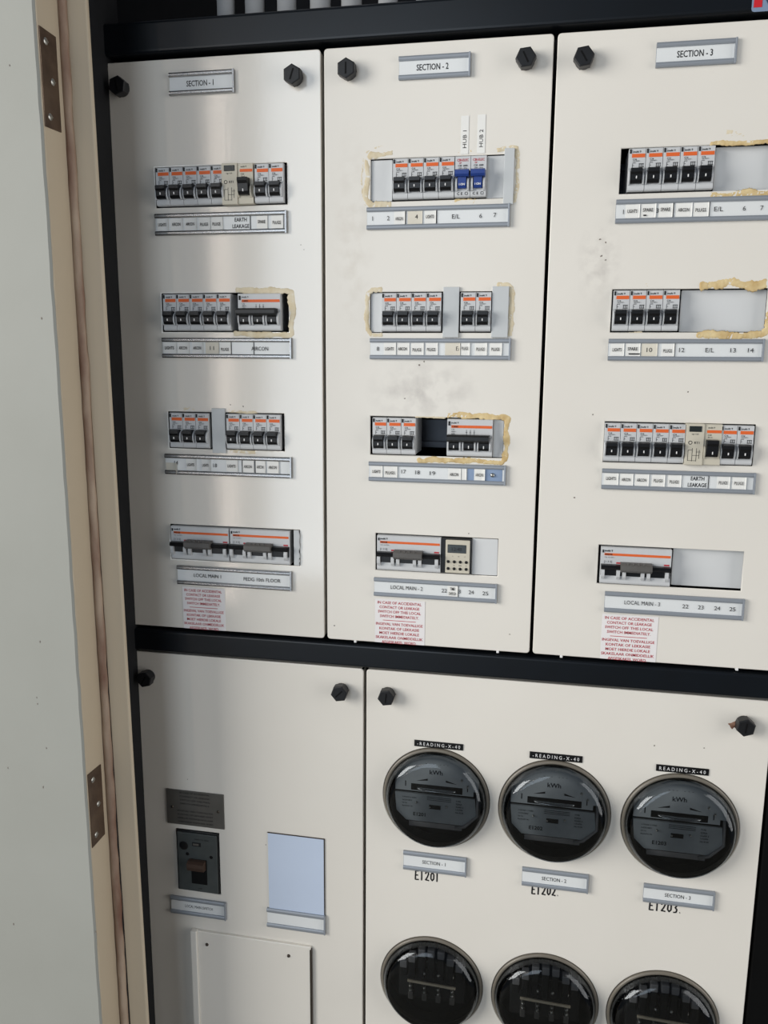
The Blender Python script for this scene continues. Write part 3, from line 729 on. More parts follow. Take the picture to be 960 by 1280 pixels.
strip(1, (204, 365, 422, 447, 423, 448.5), zA, [('p', 55, 145, 'LIGHTS'), ('p', 150, 230, 'AIRCON'), ('p', 245, 322, 'AIRCON'), ('y', 335, 425, ''), ('t', 365, 392, '11'), ('p', 430, 505, 'PLUGS', -1.5), ('l', 505, 508, ''), ('t', 640, 752, 'AIRCON', -.5), ('l', 655, 658, '')])
zA = zz(200, 500, 5.486)
ho, xa, xb, z0, z1 = strip(1, (207.5, 365, 567, 594, 571.5, 595.5), zA, [('t', 105, 130, '14', 2), ('p', 185, 255, 'LIGHTS'), ('p', 290, 352, 'LIGHTS'), ('t', 370, 395, '18'), ('p', 460, 540, 'LIGHTS'), ('l', 566, 570, ''), ('p', 572, 650, 'AIRCON'), ('l', 655, 659, ''), ('p', 660, 728, 'AIRCON'), ('p', 740, 820, 'AIRCON')])
a, z = B(215.5, 586); ptag(ho, a, z + .001, 0.0155, 0.0145, '', m=m_oldtag, lift=.0025)
zA = zz(205, 640, 5.333)
strip(1, (222.5, 365, 706, 730, 714, 737), zA, [('t', 205, 385, 'LOCAL MAIN 1', .5), ('t', 535, 780, 'FEDG 10th FLOOR', -.5)])
# section 2
hp, xa, xb, z0, z1, h = holder(PR[2], 499, 588, 70, 100, 68, 97); letter(hp, 'SECTION - 2', (xa + xb) / 2 - 0.002, (z0 + z1) / 2, 0.0064, 0.036, bold=0.012)
zA = zz(445, 170, 4.465)
strip(2, (459, 637, 259.5, 288, 255.5, 283), zA, [('t', 90, 100, '1'), ('t', 174, 190, '2'), ('p', 215, 276, 'AIRCON', -1), ('l', 277, 280, ''), ('y', 290, 372, ''), ('t', 332, 347, '4', .8), ('p', 385, 448, 'LIGHTS', .5), ('l', 450, 453, ''), ('t', 537, 580, 'E/L'), ('t', 687, 705, '6'), ('t', 768, 783, '7', .5)])
zA = zz(450, 350, 4.8)
strip(2, (463, 638, 423.5, 450, 422.5, 449), zA, [('t', 103, 117, '8'), ('p', 145, 218, 'LIGHTS'), ('p', 222, 298, 'AIRCON'), ('p', 308, 384, 'PLUGS', -1), ('p', 395, 468, 'PLUGS', -.6), ('y', 512, 602, ''), ('t', 578, 600, 'E/', .6), ('p', 604, 660, 'PLUGS', .8), ('p', 690, 762, 'PLUGS'), ('p', 780, 852, 'PLUGS')])
zA = zz(450, 505, 4.8)
ho, xa, xb, z0, z1 = strip(2, (461.5, 632, 576.5, 601, 582, 606), zA, [('p', 68, 138, 'LIGHTS'), ('p', 145, 226, 'PLUGS', -1), ('t', 250, 276, '17', .8), ('t', 333, 360, '18', .4), ('t', 420, 453, '19'), ('p', 530, 606, 'AIRCON', -.6), ('p', 608, 640, '')])
a0 = B(zA(645, 0)[0], 592)[0]; a1 = B(zA(862, 0)[0], 592)[0]
bl = obj('bare_backing', nb(a0, a1 - 0.0015, -0.0020, -0.0018, z0, z1), mat('blue_grey_backing', (138, 158, 188), 0.4, 0.4, var=0.2, vscale=30), ho); bl['label'] = 'bare blue grey end of the strip'
a, z = B(zA(718, 0)[0], 594.5); ptag(ho, a, (z0 + z1) / 2, 0.0130, (z1 - z0) * .96, 'AIRCON', lift=0.0008)
a, z = B(zA(795, 0)[0], 596); bm = bmesh.new(); lathe(bm, [(0, -.0045), (.0020, -.0042), (.0026, -.0028)], a, (z0 + z1) / 2, 16); obj('rivet', bm, m_screw, ho)
zA = zz(460, 660, 5.333)
strip(2, (468, 621, 721, 743, 730, 754), zA, [('t', 153, 365, 'LOCAL MAIN - 2', .6), ('t', 492, 527, '22'), ('p', 532, 600, 'TIME\nSWITCH'), ('l', 600, 603, ''), ('t', 606, 618, '3'), ('t', 672, 706, '24'), ('t', 764, 802, '25', -.4)])
# section 3
hp, xa, xb, z0, z1, h = holder(PR[3], 820, 920, 54, 85, 49, 80.5); letter(hp, 'SECTION - 3', (xa + xb) / 2 - 0.001, (z0 + z1) / 2, 0.0064, 0.036, bold=0.012)
zA = zz(760, 150, 4.8)
strip(3, (769.5, 972, 250, 279.5, 244.5, 275.5), zA, [('t', 87, 97, '1', -.4), ('p', 105, 190, 'LIGHTS'), ('p', 196, 286, 'SPARE', .8), ('u', 212, 230, ''), ('t', 290, 302, '3'), ('p', 302, 386, 'SPARE', .8), ('l', 388, 392, ''), ('p', 405, 503, 'AIRCON'), ('p', 510, 602, 'PLUGS', -.6), ('l', 603, 607, ''), ('t', 634, 688, 'E/L'), ('t', 806, 822, '6'), ('t', 912, 926, '7')])
zA = zz(750, 340, 4.571)
strip(3, (760, 954, 424.5, 452, 423, 450.5), zA, [('p', 60, 136, 'LIGHTS'), ('p', 145, 228, 'SPARE', 1), ('u', 163, 226, ''), ('y', 235, 325, ''), ('t', 265, 297, '10'), ('p', 350, 422, 'PLUGS', -1), ('l', 423, 426, ''), ('t', 450, 480, '12'), ('t', 600, 648, 'E/L'), ('t', 742, 773, '13'), ('t', 842, 875, '14')])
zA = zz(740, 510, 4.364)
strip(3, (752, 943, 585.5, 611.5, 591, 616.5), zA, [('p', 65, 142, 'LIGHTS', .8), ('p', 150, 222, 'AIRCON'), ('p', 232, 308, 'AIRCON'), ('p', 325, 395, 'PLUGS'), ('p', 412, 484, 'PLUGS', -.8), ('b', 522, 625, 'EARTH\nLEAKAGE'), ('l', 632, 635, ''), ('p', 680, 750, 'PLUGS'), ('p', 764, 838, 'PLUGS')])
zA = zz(740, 670, 4.8)
strip(3, (755.5, 929, 739, 765, 748, 773.5), zA, [('t', 192, 405, 'LOCAL MAIN - 3', .6), ('t', 540, 577, '22'), ('t', 634, 668, '23'), ('t', 732, 768, '24'), ('t', 824, 860, '25')])

# ---- warning stickers
TXT = ['IN CASE OF ACCIDENTAL', 'CONTACT OR LEAKAGE', 'SWITCH OFF THIS LOCAL', 'SWITCH IMMEDIATELY.', '-', 'INGEVAL VAN TOEVALLIGE', 'KONTAK OF LEKKASIE', 'MOET HIERDIE LOKALE', 'SKAKELAAR ONMIDDELLIK', 'AFGESKAKEL WORD.']
LW = [.88, .80, .86, .78, 0, .94, .80, .80, .95, .70]
def sticker(key, l, r, t, b_):
    xa, zt = B(l, t); xb, _ = B(r, t); _, zb = B((l + r) / 2, b_)
    zb = max(zb, ZF + 0.0005)
    s = obj('warning_sticker', nb(xa, xb, -0.0005, -0.0001, zb, zt), m_sticker, PR[key])
    bm = bmesh.new(); step = (zt - zb) / 9.9; z = zt - step * 0.75; W = xb - xa
    for ln, lw in zip(TXT, LW):
        if ln == '-': box(bm, xa + W * .16, xb - W * .18, -0.0007, -0.0004, z + step * .02, z + step * .14); z -= step * .75; continue
        text(bm, ln, (xa + xb) / 2 - W * .01, z, step * 0.60, -0.0007, width=W * lw, bold=0.012); z -= step * 1.02
    obj('red_lettering', bm, m_red, s)
sticker(1, 228, 281, 733, 787); sticker(2, 469, 531.5, 748, 812); sticker(3, 753, 823.5, 767, 826)
# ---- HUB tags
for l, r, t, b_, s in ((576.7, 585.3, 145, 192.7, 'HUB 1'), (597.2, 606, 143.5, 191.5, 'HUB 2')):
    xa, zt = B(l, t); xb, zb = B(r, b_)
    g = obj('paper_tag', nb(xa, xb, -0.0006, -0.0001, zb, zt), m_tag, PR[2]); g['label'] = 'upright white tag reading ' + s
    letter(g, s, (xa + xb) / 2, zt - 0.025, 0.0042, width=0.0185, y=-0.0008, rot=math.pi / 2, bold=0.0)
# ---- embossed tapes
for l, r, lt, lb, rt_, rb, s in ((518, 579, 924.4, 932, 930, 938, '-READING-X-40'), (662, 728, 939, 947, 945, 953.5, '-READING-X-40'), (820, 886, 955, 963, 961, 969.6, 'READING-X-40')):
    xa, _ = B(l, (lt + lb) / 2); xb, _ = B(r, (rt_ + rb) / 2); zt = (B(l, lt)[1] + B(r, rt_)[1]) / 2; zb = (B(l, lb)[1] + B(r, rb)[1]) / 2
    g = obj('embossed_tape', nb(xa, xb, -0.0011, -0.0001, zb, zt, bev=0.0002), m_tape, PR[5])
    letter(g, ' '.join(s), (xa + xb) / 2, (zt + zb) / 2, (zt - zb) * 0.52, width=(xb - xa) * 0.88, y=-0.0013, m=m_white, bold=0.0)
# ---- meter nameplates with numbers written under them in marker
STK = {'E': [[(.75, 1), (.12, .98), (.08, .5), (.05, 0), (.8, .03)], [(.08, .5), (.62, .52)]], '1': [[(.3, 1.0), (.32, .5), (.3, -.05)]],
       '2': [[(.02, .72), (.2, .98), (.55, 1.0), (.68, .75), (.45, .4), (.05, .02), (.3, .05), (.8, .0)]],
       '0': [[(.4, .95), (.12, .7), (.1, .25), (.38, .02), (.7, .25), (.72, .7), (.4, .95)]],
       '3': [[(.08, .9), (.4, 1.0), (.65, .8), (.35, .55), (.68, .35), (.55, .03), (.05, .0)]], '.': [[(.1, .02), (.2, .04)]]}
def hand(panel, s, px0, py0, px1, py1, hpx):
    xa, za = B(px0, py0); xb, zb = B(px1, py1); h = (za - B(px0, py0 + hpx)[1])
    bm = bmesh.new(); n = len(s)
    for i, ch in enumerate(s):
        u = i / n; cw = (xb - xa) / n * 0.92; X0 = xa + (xb - xa) * u; Z0 = za + (zb - za) * u - h
        for st_ in STK[ch]:
            pts = [(X0 + a * cw, -0.00022, Z0 + b_ * h) for a, b_ in st_]
            fine = []
            for p, q in zip(pts, pts[1:]):
                for k in range(4): fine.append(tuple(p[j] + (q[j] - p[j]) * k / 4 for j in range(3)))
            fine.append(pts[-1]); tube(bm, fine, 0.00095, 6, sy=0.12)
    obj('handwriting', bm, m_ink, panel)
for geom, s, hp_ in (((504.5, 583, 1062.5, 1085, 1071, 1094), '1', (519, 1088, 551, 1091, 11)), ((652.5, 735, 1082, 1104.7, 1093, 1115), '2', (665, 1106, 703, 1109, 11)), ((804, 892.4, 1102.7, 1125.5, 1114, 1136), '3', (812, 1126, 857, 1131, 11))):
    ho, xa, xb, z0, z1, h = holder(PR[5], *geom)
    letter(ho, 'SECTION - ' + s, (xa + xb) / 2 - 0.001, (z0 + z1) / 2, 0.0050, 0.031, bold=0.004)
    hand(PR[5], 'E120' + s + ('.' if s != '1' else ''), *hp_)

# ---- dried glue round the cut-outs
def glue(key, zf, path, wpx, m=m_glue, hmm=1.4, seed=1):
    rnd = random.Random(seed); pts = []
    P0 = [zf(*p) for p in path]
    for p, q in zip(P0, P0[1:]):
        n = max(2, int(math.hypot(q[0] - p[0], q[1] - p[1]) / 1.6))
        for k in range(n): pts.append((p[0] + (q[0] - p[0]) * k / n, p[1] + (q[1] - p[1]) * k / n))
    pts.append(P0[-1]); bm = bmesh.new(); rings = []
    W = wpx * 0.0011
    def smooth(lo, hi, k=3):
        q = [rnd.uniform(lo, hi) for _ in range(len(pts) + 2 * k)]
        return [sum(q[j:j + 2 * k + 1]) / (2 * k + 1) * 1.0 for j in range(len(pts))]
    SW, SO, SH = smooth(-.4, .5), smooth(-.5, .5, 4), smooth(.3, 1.3, 2)
    for i, (px, py) in enumerate(pts):
        x, z = B(px, py)
        a = pts[max(i - 2, 0)]; b_ = pts[min(i + 2, len(pts) - 1)]
        ax, az = B(*a); bx, bz = B(*b_); L = math.hypot(bx - ax, bz - az) or 1
        nx, nz = -(bz - az) / L, (bx - ax) / L
        ww = W * (0.5 + SW[i] + rnd.uniform(-.05, .05)); of = W * SO[i]; hh = hmm * MM * SH[i]
        if i in (0, len(pts) - 1): ww *= .5; hh *= .3
        ring = []
        for u, v in ((-1, 0), (-.8, .6), (-.3, rnd.uniform(.3, 1.1)), (.3, rnd.uniform(.3, 1.1)), (.8, .6), (1, 0)):
            ring.append(bm.verts.new((x + nx * (ww * u + of), 0.0004 - hh * v, z + nz * (ww * u + of))))
        rings.append(ring)
    fs = []
    for a, b_ in zip(rings, rings[1:]):
        for k in range(5): fs.append(bm.faces.new((a[k], a[k + 1], b_[k + 1], b_[k])))
        fs.append(bm.faces.new((a[5], a[0], b_[0], b_[5])))
    fs.append(bm.faces.new(rings[0])); fs.append(bm.faces.new(rings[-1][::-1]))
    bmesh.ops.recalc_face_normals(bm, faces=fs)
    for f in fs: f.smooth = True
    obj('dried_glue', bm, m, PR[key])
zA = zz(180, 330, 4.0)
glue(1, zA, [(455, 128), (560, 132), (700, 134), (738, 140), (740, 230), (737, 345), (725, 355), (600, 353), (445, 352)], 6.0, m_pglue, 1.6, 3)
zA = zz(200, 500, 5.486)
glue(1, zA, [(155, 66), (200, 55), (245, 68)], 3.2, m_pglue, .8, 4); glue(1, zA, [(465, 76), (560, 80), (670, 84)], 3.5, m_pglue, .9, 5); glue(1, zA, [(470, 352), (560, 358), (660, 358)], 3.5, m_pglue, .9, 6)
zA = zz(400, 0, 3.0)
glue(2, zA, [(275, 578), (195, 580), (178, 600), (176, 680), (178, 745), (195, 768), (270, 766)], 6.0, m_pglue, 1.2, 7)
glue(2, zA, [(170, 575), (215, 552), (245, 545)], 2.2, m_pglue, .8, 8); glue(2, zA, [(165, 590), (155, 680), (162, 760), (180, 775)], 2.0, m_pglue, .8, 9)
glue(2, zA, [(660, 565), (700, 552), (738, 556), (744, 620), (738, 700), (728, 750), (700, 762)], 4.5, m_pglue, 1.0, 10)
glue(2, zA, [(500, 759), (590, 757)], 5.5, m_glue, .6, 11); glue(2, zA, [(505, 573), (530, 572)], 4, m_glue, .6, 12); glue(2, zA, [(560, 568), (585, 567)], 4, m_glue, .6, 13)
zA = zz(430, 330, 3.84)
glue(2, zA, [(188, 123), (135, 124), (115, 140), (111, 230), (112, 318), (130, 345), (188, 343)], 5.0, m_pglue, 1.2, 14); glue(2, zA, [(730, 103), (795, 104), (808, 150), (803, 250), (796, 350)], 5.5, m_pglue, 1.2, 15)
zA = zz(450, 505, 4.8)
glue(2, zA, [(520, 68), (640, 72), (760, 78), (850, 70), (884, 85), (882, 200), (872, 330), (850, 352), (760, 345), (600, 338), (340, 332)], 6.2, m_glue, 1.5, 16)
glue(2, zA, [(330, 76), (420, 78), (515, 82)], 2.2, m_pglue, .6, 17)
zA = zz(760, 150, 4.8)
glue(3, zA, [(612, 142), (700, 140), (860, 134), (1000, 126)], 4.2, m_glue, 1.2, 18); glue(3, zA, [(612, 447), (760, 444), (1000, 438)], 6.4, m_glue, 1.0, 19)
glue(3, zA, [(700, 68), (760, 70), (810, 92), (760, 98), (728, 90)], 3.2, m_pglue, .8, 20)
zA = zz(750, 340, 4.571)
glue(3, zA, [(568, 85), (640, 70), (740, 66), (850, 76), (958, 70)], 8.0, m_glue, 1.5, 21); glue(3, zA, [(548, 363), (680, 362), (850, 362), (930, 350), (960, 320), (966, 220)], 6.5, m_glue, 1.4, 22)
glue(3, zA, [(190, 92), (215, 68), (268, 66), (274, 90)], 1.6, m_glue, .5, 23); glue(3, zA, [(160, 362), (245, 362)], 6.5, m_pglue, .4, 24)
zA = lambda x, y: (x, y)
glue(5, zA, [(911, 908), (920, 903), (926, 905), (918, 910)], 6.5, m_rust, 1.5, 25)
# small scuffs on the paint
for key, lst in ((3, ((750, 299, 4), (757, 303, 3), (752, 320, 4), (757, 325, 3), (741, 518, 3), (718, 622, 4), (860, 490, 3))), (2, ((524, 456, 4), (530, 452, 3), (506, 498, 3), (586, 667, 3), (418, 782, 3), (637, 793, 3))), (1, ((376, 306, 2), (380, 312, 2), (304, 508, 3), (288, 506, 3))), (4, ((332.4, 1056, 3), (234.6, 974, 2.4))), (5, ((880, 935, 3), (818, 932, 3)))):
    bm = bmesh.new()
    for px, py, r in lst:
        x, z = B(px, py); prism_y(bm, [(x + r * MM * .36 * random.uniform(.5, 1.2) * math.cos(a), z + r * MM * .32 * random.uniform(.3, 1.2) * math.sin(a)) for a in [k * math.pi / 4 for k in range(8)]], -0.0002, 0.0002)
    obj('scuff_mark', bm, m_scuff, PR[key])
# plastic clips at the lower edge of the upper panels
for key, px, py in ((2, 444, 801), (2, 622, 816), (3, 701.5, 821.5), (3, 921, 838.5)):
    x, z = B(px, py); obj('edge_clip', nb(x - 0.0016, x + 0.0016, -0.0006, 0.006, ZF - 0.0026, ZF + 0.0006, bev=0.0006), m_white, PR[key])

# ------------------------------------------------------------------ blanking plates and filler strips
def blank(px0, px1, row, label, m=m_blank, y=0.0030, zf=None, zlow=-0.0228, zhigh=0.0228):
    zc = ROWZ[row]; py = 0
    a = B(zf(px0, 0)[0], zf(0, 200)[1], y)[0]; b_ = B(zf(px1, 0)[0], zf(0, 200)[1], y)[0]
    r = obj('blanking_plate', prism_y(bmesh.new(), rect_pts(a, b_, zc + zlow, zc + zhigh, 0.001, 2), y, y + 0.0022, 0.0004), m)
    tag(r, label, 'blanking plate', 'blanking plates in the cut-outs')
    # two clips reaching back to the mounting rail
    for u in (.25, .75):
        x = a + (b_ - a) * u; obj('clip', nb(x - 0.003, x + 0.003, y + 0.0020, 0.0465, zc - 0.003, zc + 0.003), m, r)
blank(85, 203, (2, 1), 'white blanking plate left of the breakers in section 2 top row', zf=zz(445, 170, 4.465))
blank(730, 838, (2, 1), 'white blanking plate right of the two blue toggles', zf=zz(445, 170, 4.465))
blank(65, 135, (2, 2), 'narrow white blanking plate left of the breakers in section 2 second row', zf=zz(450, 350, 4.8))
blank(798, 861, (2, 3), 'white blanking plate ringed with yellow glue in section 2 third row', zf=zz(450, 505, 4.8))
blank(690, 864, (2, 4), 'white blanking plate right of the time switch', zf=zz(460, 660, 5.333), y=0.0006)
blank(645, 1008, (3, 1), 'long white blanking plate cut by the frame in section 3 top row', zf=zz(760, 150, 4.8), y=0.0085)
blank(460, 948, (3, 2), 'long white blanking plate in section 3 second row above 12 E/L 13 14', zf=zz(750, 340, 4.571), y=0.0085)
blank(480, 904, (3, 4), 'long white blanking plate right of the LOCAL MAIN - 3 switch', zf=zz(740, 670, 4.8), y=0.0085)
def filler(px0, px1, t, b_, zf, label, rough_edge=False, m=m_filler):
    A = zf(px0, t); C_ = zf(px1, b_)
    xa, zt = B(A[0], A[1], -0.003); xb, zb = B(C_[0], C_[1], -0.003)
    pts = rect_pts(xa, xb, zb, zt)
    if rough_edge:
        n = 16; pts = [(xa, zb)] + [(xb - random.uniform(0, .0022), zb + (zt - zb) * k / n) for k in range(n + 1)] + [(xa, zt)]
    r = obj('filler_strip', prism_y(bmesh.new(), pts, -0.0032, -0.0004, 0.0004), m)
    tag(r, label, 'filler strip', 'grey filler strips over the cut-outs')
    zc = (zt + zb) / 2; xm = (xa + xb) / 2
    obj('clip', nb(xm - 0.003, xm + 0.003, -0.0010, 0.0465, zc - 0.003, zc + 0.003), m, r)
filler(352, 452, 57, 365, zz(200, 500, 5.486), 'grey upright filler strip between two breaker groups in section 1 third row')
filler(864, 908, 122, 358, zz(205, 640, 5.333), 'chipped grey filler strip at the right of the section 1 main switches', True)
filler(830, 876, 68, 380, zz(445, 170, 4.465), 'grey upright filler strip at the right end of section 2 top row')
filler(500, 590, 42, 345, zz(450, 350, 4.8), 'grey upright filler strip between breakers in section 2 second row')
filler(795, 885, 38, 345, zz(450, 350, 4.8), 'grey upright filler strip at the right end of section 2 second row')

# ------------------------------------------------------------------ lower left panel fittings
p4 = PR[4]
xa, zt = B(208.2, 986); xb, zb = B(281, 1035); zt = (zt + B(280.3, 992.2)[1]) / 2; zb = (zb + B(210, 1029)[1]) / 2
eg = obj('engraved_plate', nb(xa, xb, -0.0018, -0.0001, zb, zt, bev=0.0003), m_engr, p4); eg['label'] = 'grey engraved notice plate'
bm = bmesh.new(); lines = ['IN CASE OF ACCIDENTAL', 'CONTACT OR LEAKAGE', 'SWITCH OFF THIS MAIN', 'SWITCH IMMEDIATELY.', '', 'INGEVAL VAN TOEVALLIGE', 'KONTAK OF LEKKASIE MOET', 'HIERDIE HOOFSKAKELAAR', 'ONMIDDELLIK AFGESKAKEL WORD']
for i, s in enumerate(lines):
    if s: text(bm, s, xa + (xb - xa) * .50, zt - 0.0032 - i * (zt - zb - .005) / 8.6, 0.0024, -0.0020, width=(xb - xa) * (.52 if i < 4 else .62))
obj('lettering', bm, m_ink, eg)
for u in (.10, .90):
    bm = bmesh.new(); lathe(bm, [(0, -.0032), (.0014, -.003), (.002, -.0018)], xa + (xb - xa) * u, (zt + zb) / 2, 14); obj('rivet', bm, m_screwdark, eg)
# moulded case main switch
cx = (swx0 + swx1) / 2; cz = (swz0 + swz1) / 2; W = swx1 - swx0; H = swz1 - swz0
ms = thing('moulded_case_switch', 'dark grey moulded case switch above the label LOCAL MAIN SWITCH', 'main switch', (cx, 0, swz0))
obj('frame', nb(swx0 + .0008, swx1 - .0008, -0.0012, 0.070, swz0 + .0008, swz1 - .0008, bev=0.0008), m_toggle, ms)
obj('face', nb(swx0 + .003, swx1 - .0025, -0.0036, 0.002, swz0 + .003, swz1 - .003, bev=0.0008), m_swface, ms)
obj('handle_window', nb(cx - W * .14, cx + W * .22, -0.0046, 0.0, cz - H * .34, cz + H * .06, bev=0.0004), m_slot, ms)
hd = prism_x(bmesh.new(), [(-.002, cz - H * .10), (-.012, cz - H * .08), (-.014, cz - H * .02), (-.014, cz + H * .04), (-.010, cz + H * .06), (-.002, cz + H * .06)], cx - W * .18, cx + W * .20)
obj('handle', hd, m_brown, ms)
bm = bmesh.new(); lathe(bm, [(W * .10, -.0040), (W * .08, -.0042), (W * .03, -.0040), (0, -.0040)], cx - W * .30, cz + H * .26, 20); obj('emblem', bm, m_toggle, ms)
bm = nb(cx - W * .10, cx + W * .10, -0.0042, -0.003, cz + H * .27, cz + H * .33); q = obj('rating_window', bm, m_ink, ms)
obj('rating_card', nb(cx - W * .08, cx + W * .05, -0.0044, -0.004, cz + H * .285, cz + H * .315), m_engr, q)
for dx, dz in ((-.22, .13), (.33, .12)):
    bm = bmesh.new(); lathe(bm, [(0, -.0046), (.0020, -.0044), (.0026, -.0034)], cx + W * dx, cz + H * dz, 14); obj('screw', bm, m_slot, ms)
bm = bmesh.new(); text(bm, 'SWITCH 100A', cx + W * .12, cz + H * .38, 0.0024, -0.0038); text(bm, 'OFF', cx + W * .05, cz - H * .42, 0.0024, -0.0038); obj('printing', bm, m_ink, ms)
ho, xa, xb, z0, z1, h = holder(p4, 214.5, 283, 1118.8, 1140, 1126.7, 1147.5); letter(ho, 'LOCAL MAIN SWITCH', (xa + xb) / 2 + 0.001, (z0 + z1) / 2, 0.0044, 0.042)
# pale glossy schedule card in its holder
xa, zt = B(335, 1040); xb, zb = B(406, 1144); zt = (zt + B(407, 1049)[1]) / 2; zb = (zb + B(335, 1135)[1]) / 2
cdp = obj('schedule_card', nb(xa, xb, -0.0014, -0.0001, zb, zt, bev=0.0002), m_pocket, p4); cdp['label'] = 'glossy blank card tinted by painted window reflection'
bm = nb(xb - .0005, xb + .0006, -0.0016, -0.0001, zb, zt); box(bm, xa - .0006, xb + .0006, -0.0016, -.0001, zt - .0003, zt + .0006); obj('card_edging', bm, m_screwdark, cdp)
holder(p4, 334.5, 407, 1134, 1157, 1143, 1166)
# raised access plate with folded edges
xa, zt = B(239, 1162.8, -0.004); xb, q1 = B(388.3, 1183.4, -0.004); zt = (zt + q1) / 2; zb = Zm(-735)
ac = obj('access_plate', nb(xa + .009, xb, -0.0045, -0.0001, zb, zt, bev=0.0008), mp4, p4)
obj('folded_edge', nb(xa, xa + .0095, -0.0085, -0.0001, zb, zt + .001, bev=0.0012), mp4, ac)
obj('edge_trim', nb(xb - .0012, xb + .0012, -0.0050, -0.0001, zb, zt - .004), m_screwdark, ac)
for px, py in ((258.8, 1180.5), (360.9, 1194.7)):
    x, z = B(px, py, -.0045); bm = bmesh.new(); lathe(bm, [(0, -.0066), (.0018, -.0062), (.0025, -.0045)], x, z, 16); obj('screw', bm, m_screwdark, ac)

# ------------------------------------------------------------------ meters
def cover(root, cx, cz):
    R = 0.0690
    bm = lathe(bmesh.new(), [(R - .0034, 0.004), (R + .0008, 0.004), (R + .0008, -0.0012), (R, -0.0024), (R - .0020, -0.0028), (R - .0034, -0.0020), (R - .0034, 0.004)], cx, cz, 72)
    obj('cover_rim', bm, m_rim, root)
    pr = [(R - .0033, -0.0010)]
    for k in range(9):
        a = math.pi / 2 * k / 8; pr.append((R - .0033 - 0.013 * (1 - math.cos(a)), -0.0010 - 0.0190 * math.sin(a)))
    for k in range(1, 7):
        u = k / 6; pr.append(((R - .0163) * (1 - u), -0.0200 - 0.0026 * (1 - (1 - u) ** 2)))
    obj('glass_cover', lathe(bmesh.new(), pr, cx, cz, 72), m_glass, root)
    bm = lathe(bmesh.new(), [(R - .001, 0.003), (R - .001, 0.088), (0, 0.088), (0, 0.086), (R - .0040, 0.086), (R - .0040, 0.003)], cx, cz, 72)
    obj('case', bm, m_mbody, root)
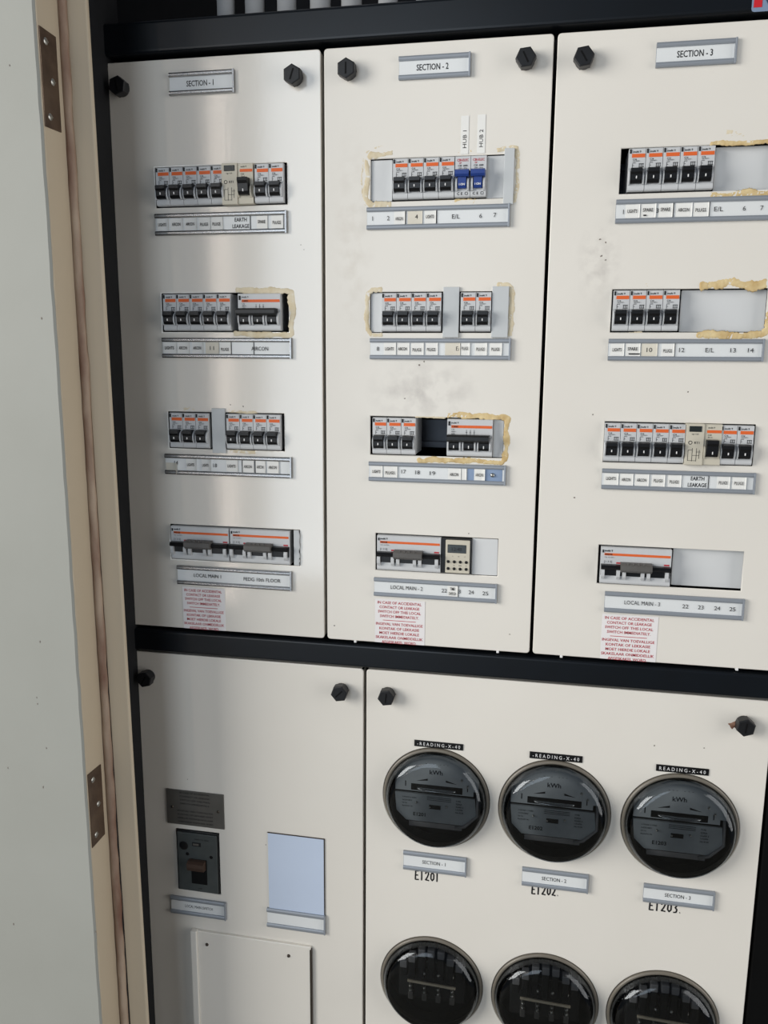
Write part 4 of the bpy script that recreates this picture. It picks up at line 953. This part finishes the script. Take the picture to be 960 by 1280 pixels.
def meter(i, label, num):
    cx, cz = MET[i]
    r = thing('electricity_meter', label, 'electricity meter', (cx, 0, cz - 0.07), 'round electricity meters with dials')
    cover(r, cx, cz)
    # dial plate with stepped shoulders
    o = [(-.050, .004), (-.050, .024), (-.036, .042), (-.015, .052), (.015, .052), (.036, .042), (.050, .026), (.050, .010), (.044, .010), (.044, .004)]
    y = 0.006
    d = obj('dial_plate', prism_y(bmesh.new(), [(cx + a * 1.1, cz + .004 + (b_ - .004) * 1.12) for a, b_ in o], y, y + 0.002), m_dial, r)
    bm = bmesh.new(); text(bm, 'kWh', cx - .001, cz + .033, 0.0062, y - .0003, bold=.01)
    for s in (-1, 1): prism_y(bm, [(cx + s * .012, cz + .0205), (cx + s * .026, cz + .0190), (cx + s * .012, cz + .0232)], y - .0004, y)
    text(bm, '- - -   - - -', cx, cz + .0450, 0.0028, y - .0003, width=.030)
    for x in (-.042, .040): box(bm, cx + x, cx + x + .0012, y - .0003, y, cz + .010, cz + .0175)
    obj('printing', bm, m_ink, d)
    sl = obj('disc_slot', nb(cx - .034, cx + .034, y - .0008, y + .001, cz + .0055, cz + .0145, bev=.0005), m_slot, r)
    bm = lathe(bmesh.new(), [(0, -.0008), (.026, -.0008), (.026, .0008), (0, .0008)], 0, 0, 48)
    for v in bm.verts: v.co = Vector((cx + v.co.x, y + 0.006 - 0.008 + v.co.z * 0.28, cz + .0100 + v.co.y))
    obj('rotor_disc', bm, m_disc, sl)
    o = [(-.050, .002), (.046, .002), (.048, -.020), (.036, -.034), (-.036, -.034), (-.048, -.022)]
    np_ = obj('nameplate', prism_y(bmesh.new(), [(cx + a * 1.1, cz + .002 + (b_ - .002) * 1.08) for a, b_ in o], y - .003, y), m_dial2, r)
    bm = bmesh.new(); yy = y - .0033
    rn = random.Random(i)
    for k, s in enumerate(('3 PHASE 4 WIRE', '3x220/380V', '50 Hz', 'Rev/kWh 96')): text(bm, s, cx - .045, cz - .004 - k * .0042, .0019, yy, align='L')
    for k, s in enumerate(('TYPE', '5(20)A', 'CLASS 2', '1.4 kWh', 'No 4120')): text(bm, s, cx + .026, cz - .003 - k * .0040, .0020, yy, align='L', bold=.02)
    text(bm, num, cx - .022, cz - .027, .0050, yy, bold=.02)
    for k in range(3): box(bm, cx - .012, cx + .020, yy, yy + .0002, cz - .0010 - k * .0022, cz - .0004 - k * .0022)
    obj('lettering', bm, m_ink, np_)
    w_ = obj('register_window', nb(cx - .009, cx + .006, y - .0042, y, cz - .0175, cz - .0120, bev=.0004), m_slot, r)
    for x, z in ((-.026, -.010), (-.008, -.0145), (.014, -.0120), (.033, .027), (.041, .019)):
        bm = bmesh.new(); lathe(bm, [(0, y - .0062), (.0010, y - .0058), (.0014, y - .003)], cx + x, cz + z, 12); obj('screw', bm, m_screw, r)
    # brackets below the dial
    bm = prism_x(bmesh.new(), [(y + .010, cz - .046), (y - .001, cz - .046), (y - .001, cz - .039), (y + .010, cz - .039)], cx - .036, cx + .034)
    obj('bracket', bm, m_block, r)
    bm = tube(bmesh.new(), [(cx + .054, y + .002, cz + .010), (cx + .054, y - .002, cz - .022), (cx + .038, y - .003, cz - .038), (cx + .026, y - .002, cz - .042)], .0022, 8); obj('bracket', bm, m_block, r)
    obj('support_plate', lathe(bmesh.new(), [(0, .020), (.064, .020), (.064, .022), (0, .022)], cx, cz, 48), m_mbody, r)
    # braces tying the dial, the window and the terminals to the case
    obj('bridge', nb(cx - .020, cx + .020, y + .0015, .0215, cz - .030, cz + .040), m_mbody, r)
meter(0, 'round meter with shade-tinted glass over the number E1201', 'E1201')
meter(1, 'round meter with shade-tinted glass over the number E1202', 'E1202')
meter(2, 'round meter with shade-tinted glass over the number E1203', 'E1203')
def terminal_meter(i, label):
    cx, cz = MET[i]
    r = thing('round_meter', label, 'electricity meter', (cx, 0, cz - 0.07), 'round units with terminals behind glass')
    cover(r, cx, cz)
    obj('support_plate', lathe(bmesh.new(), [(0, .020), (.064, .020), (.064, .022), (0, .022)], cx, cz, 48), m_mbody, r)
    b0 = obj('terminal_block', nb(cx - .046, cx + .046, .004, .021, cz - .030, cz + .030, bev=.002), m_mbody, r)
    for k, (dx, hh) in enumerate(((-.038, .032), (-.026, .044), (-.013, .052), (0, .055), (.013, .052), (.026, .046), (.038, .036))):
        tb = obj('terminal_barrier', nb(cx + dx - .0042, cx + dx + .0042, -.004 - .003 * (k % 2), .021, cz + .008, cz + hh, bev=.001), m_mbody, r)
        obj('barrier_cap', nb(cx + dx - .0048, cx + dx + .0048, -.006 - .003 * (k % 2), .002, cz + hh - .010, cz + hh + .001, bev=.001), m_block, tb)
    bar = obj('shorting_bar', lean(nb(cx - .032, cx + .034, -.0075, -.0050, cz + .0010, cz + .0045, bev=.0006), 0.0), m_bar, r)
    bar.rotation_euler = (0, d2(2.0), 0)
    for dx in (-.028, -.009, .010, .029):
        for dz in (.016, -.006, -.013):
            bm = bmesh.new(); lathe(bm, [(0, -.0062), (.0014, -.0060), (.0026, -.0040), (.0026, .005)], cx + dx, cz + dz, 14); obj('terminal_screw', bm, m_screw, r)
        bm = nb(cx + dx - .0035, cx + dx + .0035, -.003, .005, cz - .028, cz - .0165, bev=.001); obj('terminal_lug', bm, m_handle, r)
terminal_meter(3, 'round shade-tinted glass unit with terminals, below the meter marked E1201')
terminal_meter(4, 'round shade-tinted glass unit with terminals, below the meter marked E1202')
terminal_meter(5, 'round shade-tinted glass unit with terminals, below the meter marked E1203')
